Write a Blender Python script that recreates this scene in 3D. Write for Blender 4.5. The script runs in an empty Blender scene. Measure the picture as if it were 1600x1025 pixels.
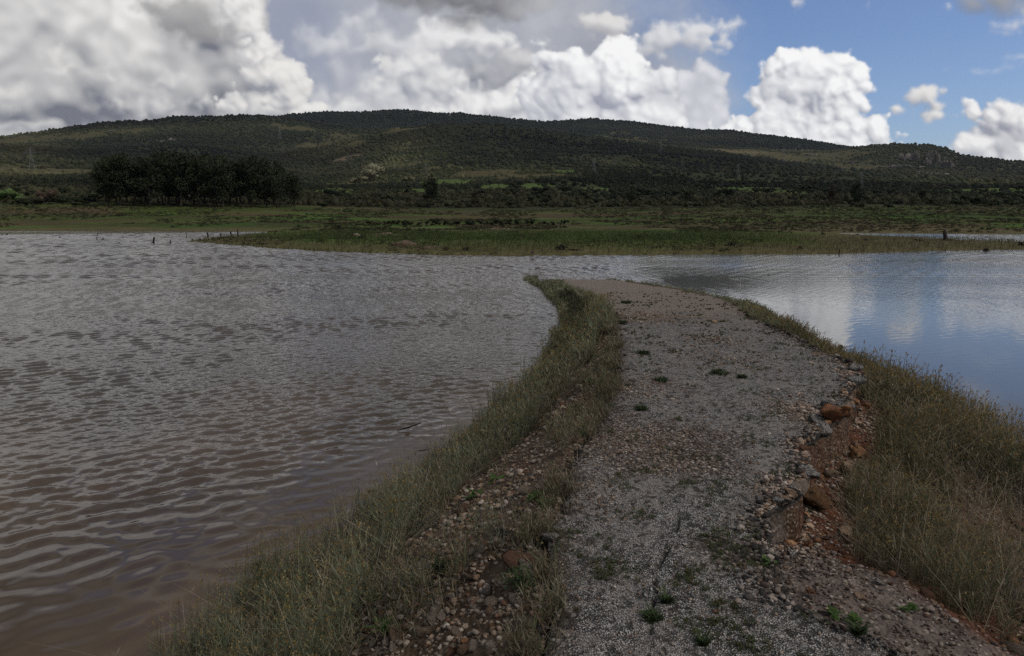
import bpy, bmesh, math, random
import numpy as np
from mathutils import Vector, noise as mnoise

R = math.radians
F = 1066.0
PITCH = R(9.4)
EYE = 2.6
scene = bpy.context.scene
COL = scene.collection
random.seed(7)
RNG = np.random.default_rng(7)


def ray(X, Y):
    """direction of a point of the view, z up, y ahead"""
    xc, yc = (X - 800.0) / F, (512.5 - Y) / F
    return Vector((xc, math.cos(PITCH) + yc * math.sin(PITCH), -math.sin(PITCH) + yc * math.cos(PITCH)))


def on_level(X, Y, z=0.0):
    d = ray(X, Y)
    t = (z - EYE) / d.z
    return (d.x * t, d.y * t)


def azel(X, Y):
    d = ray(X, Y)
    return math.degrees(math.atan2(d.x, d.y)), math.degrees(math.atan2(d.z, math.hypot(d.x, d.y)))


# ------------------------------------------------------------------ node helper
class NT:
    def __init__(self, tree):
        self.t = tree
        self.n = tree.nodes
        self.l = tree.links

    def put(self, sock, v):
        if v is None:
            return
        if isinstance(v, bpy.types.NodeSocket):
            self.l.new(v, sock)
        elif hasattr(sock, 'default_value'):
            try:
                sock.default_value = v
            except Exception:
                if isinstance(v, (int, float)):
                    sock.default_value = [v] * len(sock.default_value)
                elif len(v) == 3:
                    sock.default_value = (*v, 1.0)
                else:
                    raise

    def node(self, kind, ins=None, **props):
        nd = self.n.new(kind)
        for k, v in props.items():
            setattr(nd, k, v)
        for k, v in (ins or {}).items():
            self.put(nd.inputs[k], v)
        return nd

    def m(self, op, a, b=None, c=None, clamp=False):
        nd = self.n.new('ShaderNodeMath')
        nd.operation = op
        nd.use_clamp = clamp
        self.put(nd.inputs[0], a)
        self.put(nd.inputs[1], b)
        self.put(nd.inputs[2], c)
        return nd.outputs[0]

    def v(self, op, a, b=None, c=None, out=0):
        nd = self.n.new('ShaderNodeVectorMath')
        nd.operation = op
        self.put(nd.inputs[0], a)
        if b is not None:
            self.put(nd.inputs[3 if op == 'SCALE' else 1], b)
        if c is not None:
            self.put(nd.inputs[2], c)
        if op in ('DOT_PRODUCT', 'LENGTH', 'DISTANCE'):
            return nd.outputs[1]
        return nd.outputs[0]

    def mr(self, x, a, b, c=0.0, d=1.0, kind='SMOOTHSTEP'):
        nd = self.n.new('ShaderNodeMapRange')
        nd.interpolation_type = kind
        for i, q in enumerate((x, a, b, c, d)):
            self.put(nd.inputs[i], q)
        return nd.outputs[0]

    def mix(self, f, a, b, mode='MIX'):
        nd = self.n.new('ShaderNodeMix')
        nd.data_type = 'RGBA'
        nd.blend_type = mode
        self.put(nd.inputs[0], f)
        self.put(nd.inputs[6], a)
        self.put(nd.inputs[7], b)
        return nd.outputs[2]

    def fmix(self, f, a, b):
        nd = self.n.new('ShaderNodeMix')
        nd.data_type = 'FLOAT'
        self.put(nd.inputs[0], f)
        self.put(nd.inputs[2], a)
        self.put(nd.inputs[3], b)
        return nd.outputs[0]

    def noise(self, vec, scale, detail=4, rough=0.5, lac=2.0, dist=0.0, out=0, dim='3D'):
        nd = self.node('ShaderNodeTexNoise', {'Vector': vec, 'Scale': scale, 'Detail': detail, 'Roughness': rough,
                                              'Lacunarity': lac, 'Distortion': dist}, noise_dimensions=dim)
        return nd.outputs[out]

    def voro(self, vec, scale, feature='F1', detail=0.0, rough=0.5, out='Distance', rnd=1.0, smooth=None, dim='3D'):
        nd = self.node('ShaderNodeTexVoronoi', None, feature=feature, voronoi_dimensions=dim)
        self.put(nd.inputs['Vector'], vec)
        self.put(nd.inputs['Scale'], scale)
        self.put(nd.inputs['Randomness'], rnd)
        if detail and 'Detail' in nd.inputs:
            nd.inputs['Detail'].default_value = detail
            nd.inputs['Roughness'].default_value = rough
        if smooth is not None:
            nd.inputs['Smoothness'].default_value = smooth
        return nd.outputs[out]

    def ramp(self, x, stops, interp='LINEAR'):
        nd = self.n.new('ShaderNodeValToRGB')
        cr = nd.color_ramp
        cr.interpolation = interp
        while len(cr.elements) < len(stops):
            cr.elements.new(0.5)
        for e, (p, c) in zip(cr.elements, stops):
            e.position = p
            e.color = (*c, 1.0) if len(c) == 3 else c
        self.put(nd.inputs[0], x)
        return nd.outputs[0]
# ------------------------------------------------------------------ clouds, computed once per direction of the sky
def _hash(ix, iy, seed):
    h = (ix.astype(np.int64) * 374761393 + iy.astype(np.int64) * 668265263 + seed * 1442695041) & 0xffffffff
    h = ((h ^ (h >> 13)) * 1274126177) & 0xffffffff
    h = ((h ^ (h >> 16)) * 2246822519) & 0xffffffff
    return ((h ^ (h >> 15)) & 0xffffff) / float(0x1000000)


def vnoise(x, y, seed=0):
    ix, iy = np.floor(x), np.floor(y)
    fx, fy = x - ix, y - iy
    fx, fy = fx * fx * fx * (fx * (fx * 6 - 15) + 10), fy * fy * fy * (fy * (fy * 6 - 15) + 10)
    a, b = _hash(ix, iy, seed), _hash(ix + 1, iy, seed)
    c, d = _hash(ix, iy + 1, seed), _hash(ix + 1, iy + 1, seed)
    return (a * (1 - fx) + b * fx) * (1 - fy) + (c * (1 - fx) + d * fx) * fy


def fbm(x, y, scale, octaves=5, seed=0, gain=0.5):
    t, a, n = 0.0, 1.0, 0.0
    x, y = x / scale, y / scale
    for k in range(octaves):
        t = t + a * vnoise(x, y, seed + k * 17)
        n += a
        a *= gain
        x, y = x * 2.03 + 11.3, y * 2.03 - 5.1
        x, y = x * .8 - y * .6, x * .6 + y * .8
    return t / n


def worley(x, y, scale, seed=0):
    x, y = x / scale, y / scale
    ix, iy = np.floor(x), np.floor(y)
    best = np.full(x.shape, 9.0)
    for dx in (-1, 0, 1):
        for dy in (-1, 0, 1):
            cx, cy = ix + dx, iy + dy
            px, py = cx + _hash(cx, cy, seed), cy + _hash(cx, cy, seed + 991)
            best = np.minimum(best, (px - x) ** 2 + (py - y) ** 2)
    return np.sqrt(best)


def gblur(a, s):
    if s <= 0:
        return a
    r = int(3 * s + 1)
    k = np.exp(-np.arange(-r, r + 1) ** 2 / (2 * s * s))
    k /= k.sum()
    for ax in (0, 1):
        pad = [(0, 0), (0, 0)]
        pad[ax] = (r, r)
        b = np.pad(a, pad, mode='edge')
        n = a.shape[ax]
        out = np.zeros_like(a)
        for i, w in enumerate(k):
            out += w * (b[i:i + n] if ax == 0 else b[:, i:i + n])
        a = out
    return a


def blur_fast(a, s):
    """box-pyramid blur for wide radii"""
    f = max(1, int(s / 3))
    if f == 1:
        return gblur(a, s)
    h, w = a.shape
    H, W = -(-h // f) * f, -(-w // f) * f
    b = np.pad(a, ((0, H - h), (0, W - w)), mode='edge').reshape(H // f, f, W // f, f).mean((1, 3))
    b = gblur(b, s / f)
    yy = np.clip((np.arange(h) + .5) / f - .5, 0, H // f - 1.001)
    xx = np.clip((np.arange(w) + .5) / f - .5, 0, W // f - 1.001)
    iy, ix = yy.astype(int), xx.astype(int)
    fy, fx = (yy - iy)[:, None], (xx - ix)[None]
    iy1, ix1 = np.minimum(iy + 1, b.shape[0] - 1), np.minimum(ix + 1, b.shape[1] - 1)
    return (b[iy][:, ix] * (1 - fx) + b[iy][:, ix1] * fx) * (1 - fy) + (b[iy1][:, ix] * (1 - fx) + b[iy1][:, ix1] * fx) * fy


def sstep(x, a, b):
    t = np.clip((x - a) / (b - a), 0, 1)
    return t * t * (3 - 2 * t)


def lin(*c):
    """8-bit tone seen on screen -> light"""
    c = np.array(c, float) / 255
    return np.where(c <= .04045, c / 12.92, ((c + .055) / 1.055) ** 2.4)


def sky_patch(az, el):
    """az, el in degrees (2-D grids) -> colour, cover"""
    a, e = np.radians(az), np.radians(el)
    dx, dy, dz = np.sin(a) * np.cos(e), np.cos(a) * np.cos(e), np.sin(e)
    fw = dy * math.cos(PITCH) - dz * math.sin(PITCH)
    up = dy * math.sin(PITCH) + dz * math.cos(PITCH)
    X, Y = 800 + F * dx / fw, 512.5 - F * up / fw
    col = np.zeros(X.shape + (3,))
    cov = np.zeros(X.shape)
    px = F * math.pi / 180 * abs(el[1, 0] - el[0, 0])     # view units per cell

    def gl(lst, x=X, y=Y):
        t = 0
        for (cx, cy, rx, ry, am) in lst:
            t = t + am * np.exp(-((x - cx) / rx) ** 2 - ((y - cy) / ry) ** 2)
        return t

    def over(c, al):
        nonlocal col, cov
        al = al[..., None]
        col = col * (1 - al) + c * al
        cov = cov * (1 - al[..., 0]) + al[..., 0]

    # far veil
    n1 = fbm(X, Y * 1.2, 160, 6, 3)
    n2 = fbm(X, Y * 1.3, 60, 6, 9)
    veil = sstep(gl([(150, 60, 800, 600, 1.3), (600, 100, 260, 300, .8), (880, 170, 190, 90, .8)]) + .5 * (n1 - .5), .25, .75)
    blu = np.clip(gl([(450, 70, 70, 75, 1.0), (400, -50, 60, 60, .6), (530, 120, 60, 50, .5), (500, 20, 80, 60, .5)]), 0, 1)[..., None]
    t = np.clip(.5 + 1.6 * (n1 - .5) + .8 * (n2 - .5), 0, 1)[..., None]
    c = lin(148, 153, 166) * (1 - t) + lin(190, 192, 198) * t
    blu = blu * .75
    c = c * (1 - blu) + lin(142, 150, 172) * blu
    over(c, veil * .98)

    lx, ly, lz = .48, .62, .62            # light for the relief: right, up, towards us

    def layer(lobes, scale, seed, soft, dark, light, mods=(), bias=.5, rough=1.0, warp=26, op=1.0, lam=.55, aog=1.0, bumpy=1.0, power=1.0, relief=.42, sm=1.6):
        xs = [l[0] for l in lobes]; ys = [l[1] for l in lobes]
        w1, w2 = fbm(X, Y, 70, 4, seed + 40) - .5, fbm(X, Y, 70, 4, seed + 80) - .5
        w3, w4 = fbm(X, Y, 16, 3, seed + 140) - .5, fbm(X, Y, 16, 3, seed + 180) - .5
        x, y = X + warp * 2 * w1 + 5 * rough * w3, Y + warp * 2 * w2 + 5 * rough * w4
        m = np.full(X.shape, -999.0)
        hh = np.zeros(X.shape)
        for (cx, cy, rx, ry) in lobes:
            q = np.sqrt(((x - cx) / rx) ** 2 + ((y - cy) / ry) ** 2)
            r = min(rx, ry)
            m = np.maximum(m, (1 - q) * r)
            hh = np.maximum(hh, np.sqrt(np.clip(1 - q * q, 0, 1)) * r)
        b = 0
        amp, sc = .75, scale * 1.9
        calm = .25 + 1.1 * sstep(fbm(X, Y, 45, 3, seed + 60), .36, .62)
        for k in range(5):
            if k == 1:
                amp = calm
            wv = worley(x + 7 * k * seed, y - 13 * k, sc, seed + 7 * k)
            b = b + amp * (0.42 - wv * wv) * sc
            amp = amp * .62
            sc *= .47
        fb = (fbm(X, Y, scale * .5, 5, seed + 5) - .5) * scale
        D = m + bumpy * (.55 * b + .5 * fb)
        al = sstep(D, 0, soft)
        H = .55 * np.sqrt(np.clip(D, 0, None) * 18) + .35 * hh + relief * bumpy * b + .12 * fb
        H = gblur(H, sm / px)
        gy, gx = np.gradient(H)
        gx, gy = gx / px, gy / px
        # rows run upwards in elevation
        nrm = np.sqrt(gx * gx + gy * gy + 1)
        la = np.clip((-gx * lx - gy * ly + lz) / nrm, 0, 1)
        ao = (H - blur_fast(H, 9 / px)) / 9 + .6 * (H - blur_fast(H, 28 / px)) / 28
        s = bias + lam * (la - .6) + .34 * aog * np.clip(ao, -1.2, .8)
        if len(mods):
            s = s + gl(mods, x, y)
        s = np.clip(s, 0, 1)[..., None] ** power
        over(np.array(dark) * (1 - s) + np.array(light) * s, al * op)

    # soft middle masses
    layer([(640, 230, 190, 80), (780, 190, 110, 70), (560, 190, 80, 40), (830, 130, 50, 40)],
          34, 3, 26, lin(150, 153, 163), lin(226, 226, 227),
          [(560, 150, 60, 40, -.12), (640, 175, 80, 14, .22), (700, 160, 40, 14, .15), (790, 170, 60, 18, .25), (520, 185, 30, 14, .3), (760, 130, 90, 22, -.3), (640, 140, 34, 34, -.16)],
          bias=.58, op=.93, warp=30, lam=.45, relief=.22, sm=4)
    layer([(600, 98, 18, 15), (588, 90, 10, 12)], 14, 4, 14, lin(175, 177, 184), lin(236, 234, 232), bias=.75, warp=10, relief=.3, sm=2.5, op=.85)
    layer([(700, 60, 60, 34), (740, 80, 90, 24), (650, 70, 60, 24), (800, 95, 60, 24)], 30, 6, 24, lin(160, 162, 171), lin(238, 237, 237),
          [(700, 45, 50, 22, .3), (740, 68, 60, 14, .3), (780, 115, 70, 14, -.4), (690, 100, 60, 16, -.25)], bias=.6, warp=24, relief=.24, sm=3, op=.9)
    layer([(750, 110, 66, 24), (800, 92, 30, 18), (700, 120, 40, 18)], 26, 8, 18, lin(140, 142, 152), lin(206, 205, 207), [(740, 118, 70, 18, -.3), (800, 88, 22, 14, .2)], bias=.45, warp=16, relief=.2, sm=3, op=.85)
    layer([(520, 60, 60, 40), (560, 30, 50, 30), (600, 60, 60, 30), (540, 120, 50, 40), (500, 160, 30, 30), (580, 140, 60, 40)], 34, 51, 40, lin(160, 163, 174), lin(222, 222, 225), [(520, 60, 50, 30, .2), (560, 110, 40, 30, -.2)], bias=.5, warp=34, relief=.2, sm=4, op=.75)
    layer([(640, 110, 46, 34), (670, 140, 60, 40), (720, 165, 60, 26), (610, 150, 40, 30), (560, 175, 50, 18), (505, 180, 26, 14)], 26, 53, 22, lin(156, 159, 170), lin(238, 237, 236), [(660, 150, 60, 14, -.3), (690, 165, 40, 10, .2), (640, 90, 40, 14, .2)], bias=.58, warp=20, relief=.28, sm=2.6, op=.85)
    layer([(770, 165, 60, 26), (820, 150, 40, 30), (740, 180, 60, 16)], 24, 55, 12, lin(160, 162, 172), lin(244, 243, 242), [(800, 175, 60, 8, -.25), (775, 150, 40, 10, .15)], bias=.64, warp=16, relief=.3, sm=2.2, op=.9)
    # bank over the towers
    layer([(1060, 58, 66, 20), (1105, 48, 34, 18), (1020, 66, 34, 18), (1110, 68, 26, 14), (1140, 40, 20, 10)], 24, 9, 16, lin(160, 163, 175), lin(228, 228, 229),
          [(1050, 72, 60, 14, -.25), (1080, 45, 50, 12, .2)], bias=.6, relief=.22, sm=3, op=.9, warp=20)
    # white towers
    layer([(1075, 150, 52, 44), (1090, 210, 60, 60), (1040, 180, 70, 50)], 26, 21, 14, lin(158, 161, 175), lin(226, 227, 232), [(1100, 150, 40, 40, -.1)], bias=.56, relief=.28, sm=3)
    layer([(930, 110, 78, 44), (880, 160, 60, 50), (985, 135, 62, 46), (1000, 185, 80, 48), (1035, 130, 30, 30), (890, 85, 44, 24), (920, 220, 120, 50), (860, 190, 40, 50), (965, 90, 40, 24)],
          26, 5, 7, lin(160, 163, 177), lin(250, 250, 250),
          [(868, 135, 26, 40, -.42), (950, 152, 50, 18, -.32), (925, 185, 40, 14, -.2), (1060, 145, 40, 40, -.3), (985, 90, 50, 20, .15), (930, 75, 60, 12, .15), (960, 120, 30, 16, .1), (1010, 160, 40, 8, -.2), (1000, 185, 40, 20, .15)],
          bias=.66, relief=.30, sm=2.1, aog=.9)
    layer([(950, 40, 30, 24), (925, 36, 26, 16)], 20, 10, 12, lin(160, 160, 168), lin(228, 226, 224), [(945, 55, 30, 10, -.25)], bias=.62, relief=.2, sm=3, warp=10, op=.92)
    layer([(1180, 205, 48, 22), (1225, 190, 60, 40), (1262, 108, 50, 36), (1240, 140, 60, 40), (1205, 148, 38, 34), (1306, 106, 36, 26), (1296, 150, 50, 38), (1310, 200, 62, 34),
           (1352, 138, 22, 13), (1342, 118, 20, 20), (1368, 205, 24, 26), (1260, 225, 130, 34), (1140, 225, 46, 26), (1340, 165, 26, 22), (1230, 100, 34, 28)],
          20, 7, 7, lin(160, 163, 176), lin(252, 252, 252),
          [(1215, 130, 50, 22, -.26), (1290, 157, 34, 10, -.46), (1270, 170, 26, 8, -.28), (1225, 178, 50, 8, -.15), (1240, 82, 60, 8, .12), (1200, 215, 50, 20, .1), (1330, 140, 40, 20, .1)],
          bias=.68, warp=14, relief=.34, sm=1.7)
    layer([(1442, 150, 27, 17), (1466, 164, 15, 9), (1460, 182, 22, 8), (1395, 168, 9, 6)], 18, 11, 12, lin(150, 152, 162), lin(232, 230, 228), [(1445, 168, 30, 8, -.35)], bias=.64, warp=10, relief=.22, sm=2.5)
    layer([(1570, 190, 40, 34), (1545, 225, 60, 24), (1600, 215, 50, 60), (1510, 215, 22, 12), (1518, 172, 12, 14), (1660, 210, 70, 70), (1590, 250, 100, 24), (1780, 190, 120, 60)],
          22, 13, 10, lin(156, 158, 170), lin(246, 245, 244), [(1562, 195, 30, 16, -.35), (1540, 205, 40, 10, -.25), (1520, 222, 40, 14, .2), (1575, 165, 30, 8, .1)], bias=.64, warp=12, relief=.36)
    layer([(1590, 92, 32, 6), (1555, 107, 38, 6), (1535, 112, 14, 7), (1610, 100, 30, 5)], 14, 17, 26, lin(190, 196, 212), lin(222, 224, 230), bias=.6, warp=14, op=.8, relief=.2, sm=2)
    layer([(1590, 35, 36, 10), (1570, 48, 26, 6), (1250, 2, 14, 12), (1475, 10, 9, 7), (1352, 2, 8, 7), (1610, 20, 30, 12)], 14, 19, 20, lin(160, 165, 180), lin(222, 222, 225), bias=.6, warp=16, op=.85, relief=.2, sm=2)
    # the big cloud on the left
    layer([(-200, 0, 420, 320), (200, 60, 210, 190), (330, 30, 50, 60), (362, 60, 45, 45), (385, 115, 50, 50), (410, 160, 52, 30), (300, 170, 140, 60), (385, 30, 26, 30)],
          44, 23, 18, lin(116, 119, 130), lin(236, 234, 231),
          [(80, 185, 260, 30, -.36), (25, 85, 80, 50, -.10), (300, 80, 80, 50, -.2), (345, 130, 50, 50, -.26), (230, 165, 120, 20, -.2),
           (190, 50, 120, 60, .16), (100, 30, 90, 40, .06), (40, 205, 60, 8, .3), (215, 5, 40, 20, .2)],
          bias=.60, warp=34, lam=.5, relief=.20, sm=4.2, aog=.9)
    layer([(362, 10, 24, 22), (385, 40, 26, 26), (408, 72, 26, 26), (398, 95, 26, 22)], 20, 29, 12, lin(160, 161, 168), lin(240, 238, 235), [(372, 75, 16, 40, -.25)], bias=.66, warp=14, relief=.3, sm=2.2, op=.95)
    layer([(85, 92, 20, 22), (100, 112, 40, 18), (140, 118, 46, 16), (205, 150, 70, 22), (10, 145, 50, 24), (180, 128, 30, 14)], 20, 31, 26, lin(142, 144, 152), lin(228, 226, 223),
          [(160, 152, 120, 13, -.4), (110, 105, 70, 12, .25), (0, 130, 40, 14, .1)], bias=.58, warp=14, op=.8, relief=.26, sm=2.6)
    layer([(265, 130, 34, 15), (292, 122, 18, 12), (240, 160, 60, 18), (325, 158, 18, 10)], 18, 33, 20, lin(145, 148, 158), lin(226, 224, 222), [(260, 150, 60, 10, -.35)], bias=.58, warp=12, op=.8, relief=.26, sm=2.4)
    layer([(430, 120, 42, 28), (455, 145, 34, 26), (410, 160, 50, 20), (478, 168, 34, 18), (395, 118, 24, 14)], 20, 35, 7, lin(150, 152, 162), lin(238, 236, 232),
          [(405, 140, 36, 14, -.35), (430, 165, 40, 6, -.2), (460, 120, 24, 20, .12), (480, 165, 20, 10, .15)], bias=.62, warp=12, relief=.34, sm=2)
    layer([(120, 203, 180, 5), (20, 200, 90, 6)], 16, 37, 18, lin(120, 124, 138), lin(200, 201, 208), bias=.5, warp=12, op=.5, relief=.2, sm=3)
    # dark shreds close to us
    layer([(290, 28, 72, 40), (318, 45, 56, 34), (250, 18, 44, 28)], 30, 41, 26, lin(132, 132, 136), lin(172, 171, 170), [(280, 0, 50, 12, .6), (260, 15, 20, 20, .3)], bias=.3, op=.92, warp=18, bumpy=.6, relief=.25, sm=5)
    layer([(700, -40, 190, 70), (760, 10, 80, 36), (730, 34, 60, 26), (640, -10, 80, 18), (820, 0, 60, 24)], 34, 43, 36, lin(120, 120, 126), lin(190, 188, 186), [(850, 15, 50, 30, .6)], bias=.22, op=.95, warp=22, bumpy=.6, relief=.25, sm=6)
    layer([(1570, -4, 70, 34), (1520, 6, 44, 24), (1640, -10, 60, 26)], 26, 47, 34, lin(128, 130, 136), lin(176, 176, 178), bias=.3, op=.9, warp=16, bumpy=.6, relief=.25, sm=5)
    return col, cov


def sky_rest(az, el):
    """the clouds overhead and behind: soft broken grey deck"""
    a, e = np.radians(az), np.radians(el)
    d = 1 / (np.sin(np.clip(e, 0.02, 2)) + .12)
    x, y = np.sin(a) * np.cos(e) * d * 10, np.cos(a) * np.cos(e) * d * 10
    n = fbm(x, y, 5.0, 6, 71, .55)
    m = fbm(x + 1.1, y - 1.4, 5.0, 6, 71, .55)
    cov = sstep(n, .36, .5)
    s = np.clip(.42 + 2.6 * (n - m) + .7 * (fbm(x, y, 14, 3, 90) - .5), 0, 1)[..., None]
    col = lin(112, 115, 124) * (1 - s) + lin(214, 213, 212) * s
    cov = .35 + .65 * cov
    front = 1 - sstep(np.abs(az), 70, 130)
    col = col * (1 - front * (.78 * sstep(el + 7 * (n - .5), 24, 28) * (1 - sstep(el + 10 * (n - .5), 44, 62)) - .26))[..., None]  # unseen front deck brightened, with an added dark band, to shape the water's glints
    return col * cov[..., None], cov
# ------------------------------------------------------------------ sky, sun, camera
SUN_EL, SUN_ROT = 46.0, 112.0        # sun high, to the right and a little behind, veiled by cloud
SUN_E = 1.7


def build_world():
    W, H = 4096, 2048
    st = 360.0 / W
    az = (np.arange(W) + .5) * st - 180.0
    el = (np.arange(H) + .5) * st - 90.0
    rgba = np.zeros((H, W, 4), np.float32)
    # all round, coarse
    w4 = W // 4
    e0 = int((90 - 3) / st) // 4
    A, E = np.meshgrid((np.arange(w4) + .5) * st * 4 - 180.0, (np.arange(e0, H // 4) + .5) * st * 4 - 90.0)
    c, al = sky_rest(A, E)
    big = np.concatenate([c, al[..., None]], -1)
    big = np.repeat(np.repeat(big, 4, 0), 4, 1)
    for _ in range(2):
        big = (np.roll(big, 2, 1) + np.roll(big, -1, 1) + big) / 3
        big[1:-1] = (big[:-2] + big[1:-1] + big[2:]) / 3
    rgba[e0 * 4:] = big
    # towards the hills, fine
    i0, i1 = int((180 - 50) / st), int((180 + 50) / st)
    j0, j1 = int((90 + 2) / st), int((90 + 24.5) / st)
    A, E = np.meshgrid(az[i0:i1], el[j0:j1])
    c, al = sky_patch(A, E)
    wob = (fbm(A, E, 6, 4, 5) - .5) * 8
    k = (1 - sstep(np.abs(A) + wob, 41, 50)) * (1 - sstep(E + wob, 18.5, 23.5))
    k = k[..., None]
    new = np.concatenate([c, al[..., None]], -1)
    rgba[j0:j1, i0:i1] = rgba[j0:j1, i0:i1] * (1 - k) + new * k
    im = bpy.data.images.new('cloud_field', W, H, alpha=True, float_buffer=True)
    im.colorspace_settings.name = 'Linear Rec.709'
    a = np.clip(rgba[..., 3:], 0, 1)
    rgb = rgba.copy()
    rgb[..., 3] = 1
    im.pixels.foreach_set(rgb.ravel())
    # the cover goes into a second map
    im2 = bpy.data.images.new('cloud_cover', W, H, alpha=False, float_buffer=True)
    im2.colorspace_settings.name = 'Non-Color'
    cc = np.ones((H, W, 4), np.float32)
    cc[..., :3] = a
    im2.pixels.foreach_set(cc.ravel())
    w = bpy.data.worlds.new('World')
    scene.world = w
    w.use_nodes = True
    w.node_tree.nodes.clear()
    nt = NT(w.node_tree)
    K = 0.10
    sky = nt.node('ShaderNodeTexSky', sky_type='NISHITA', sun_disc=False, sun_elevation=R(SUN_EL), sun_rotation=R(SUN_ROT),
                  altitude=50, air_density=1.0, dust_density=0.5, ozone_density=2.5).outputs[0]
    blue = nt.mix(1.0, sky, (SKY_T[0], SKY_T[1], SKY_T[2]), 'MULTIPLY')
    dirv = nt.node('ShaderNodeTexCoord').outputs['Generated']
    # the picture of the clouds is centred on +Y
    rot = nt.node('ShaderNodeVectorRotate', {'Vector': dirv, 'Angle': ENV_ROT}, rotation_type='Z_AXIS').outputs[0]
    e1 = nt.node('ShaderNodeTexEnvironment', {'Vector': rot})
    e1.image = im
    e2 = nt.node('ShaderNodeTexEnvironment', {'Vector': rot})
    e2.image = im2
    cl = nt.mix(1.0, e1.outputs[0], (1 / K, 1 / K, 1 / K), 'MULTIPLY')
    under = nt.mix(1.0, blue, e2.outputs[0], 'MULTIPLY')
    col = nt.mix(1.0, nt.mix(1.0, blue, under, 'SUBTRACT'), cl, 'ADD')
    bg = nt.node('ShaderNodeBackground', {'Color': col, 'Strength': K})
    nt.node('ShaderNodeOutputWorld', {'Surface': bg.outputs[0]})
    w.cycles.sampling_method = 'MANUAL'
    w.cycles.sample_map_resolution = 512


SKY_T = (0.90, 0.93, 1.10)
ENV_ROT = R(-90)


def build_sun():
    l = bpy.data.lights.new('sun', 'SUN')
    l.energy = SUN_E
    l.angle = R(6)
    l.color = (1.0, .94, .85)
    o = bpy.data.objects.new('sun', l)
    COL.objects.link(o)
    a, e = R(SUN_ROT), R(SUN_EL)
    d = Vector((math.sin(a) * math.cos(e), math.cos(a) * math.cos(e), math.sin(e)))
    o.rotation_euler = (-d).to_track_quat('-Z', 'Y').to_euler()
    o.location = (0, 0, 60)


def build_camera():
    c = bpy.data.cameras.new('camera')
    c.sensor_width = 36.0
    c.lens = 36.0 * F / 1600.0
    c.clip_start = 0.05
    c.clip_end = 30000
    o = bpy.data.objects.new('camera', c)
    COL.objects.link(o)
    o.location = (0, 0, EYE)
    o.rotation_euler = (R(90) - PITCH, 0, 0)
    scene.camera = o


build_world()
build_sun()
build_camera()
scene.view_settings.view_transform = 'Standard'
scene.view_settings.look = 'None'
scene.view_settings.exposure = 0
scene.view_settings.gamma = 1
scene.cycles.use_denoising = False
scene.cycles.max_bounces = 5
scene.cycles.diffuse_bounces = 2
scene.cycles.glossy_bounces = 3
scene.cycles.sample_clamp_indirect = 4.0
# ------------------------------------------------------------------ mesh helpers
def mesh_np(name, V, Fq, mats=None, cols=None, mat_idx=None, smooth=True, uvs=None):
    """V (n,3); Fq (m,k) with k = 3 or 4, or a list of such arrays"""
    me = bpy.data.meshes.new(name)
    fl = Fq if isinstance(Fq, list) else [Fq]
    fl = [f for f in fl if len(f)]
    V = np.ascontiguousarray(V, np.float32)
    loops = np.concatenate([f.ravel() for f in fl]).astype(np.int32)
    cnt = np.concatenate([np.full(len(f), f.shape[1], np.int32) for f in fl])
    start = np.concatenate([[0], np.cumsum(cnt)[:-1]]).astype(np.int32)
    me.vertices.add(len(V))
    me.vertices.foreach_set('co', V.ravel())
    me.loops.add(len(loops))
    me.loops.foreach_set('vertex_index', loops)
    me.polygons.add(len(cnt))
    me.polygons.foreach_set('loop_start', start)
    try:
        me.polygons.foreach_set('loop_total', cnt)
    except Exception:
        pass
    if smooth:
        me.polygons.foreach_set('use_smooth', np.ones(len(cnt), bool))
    if mat_idx is not None:
        me.polygons.foreach_set('material_index', np.asarray(mat_idx, np.int32))
    if cols is not None:
        at = me.color_attributes.new('tint', 'FLOAT_COLOR', 'POINT')
        c = np.ones((len(V), 4), np.float32)
        c[:, :cols.shape[1]] = cols
        at.data.foreach_set('color', c.ravel())
    me.update(calc_edges=True)
    me.validate()
    for m in (mats or []):
        me.materials.append(m)
    return me


def link(name, me, parent=None, loc=None, rot=None, scale=None):
    o = bpy.data.objects.new(name, me)
    COL.objects.link(o)
    if parent:
        o.parent = parent
    if loc is not None:
        o.location = loc
    if rot is not None:
        o.rotation_euler = rot
    if scale is not None:
        o.scale = scale if hasattr(scale, '__len__') else (scale,) * 3
    return o


def tag(o, label=None, cat=None, group=None, kind=None):
    if label: o['label'] = label
    if cat: o['category'] = cat
    if group: o['group'] = group
    if kind: o['kind'] = kind
    return o


def grid_faces(nr, nc):
    i = np.arange(nr * nc).reshape(nr, nc)
    return np.stack([i[:-1, :-1], i[:-1, 1:], i[1:, 1:], i[1:, :-1]], -1).reshape(-1, 4)


def nfbm(x, y, scale, octaves=4, seed=0, gain=.5):
    return fbm(x, y, scale, octaves, seed, gain) - .5


def material(name):
    m = bpy.data.materials.new(name)
    m.use_nodes = True
    m.node_tree.nodes.clear()
    return m, NT(m.node_tree)


def finish(nt, bsdf):
    o = nt.n.new('ShaderNodeOutputMaterial')
    nt.l.new(bsdf.outputs[0], o.inputs[0])


def attr(nt, name='tint'):
    return nt.node('ShaderNodeAttribute', attribute_name=name).outputs['Color']


def objco(nt):
    return nt.node('ShaderNodeTexCoord').outputs['Object']


def geoco(nt):
    return nt.node('ShaderNodeNewGeometry').outputs['Position']


def principled(nt, color, rough=.9, spec=.2, normal=None, **kw):
    b = nt.n.new('ShaderNodeBsdfPrincipled')
    nt.put(b.inputs['Base Color'], color)
    nt.put(b.inputs['Roughness'], rough)
    nt.put(b.inputs['Specular IOR Level'], spec)
    if normal is not None:
        nt.put(b.inputs['Normal'], normal)
    for k, v in kw.items():
        nt.put(b.inputs[k.replace('_', ' ')], v)
    return b


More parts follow.
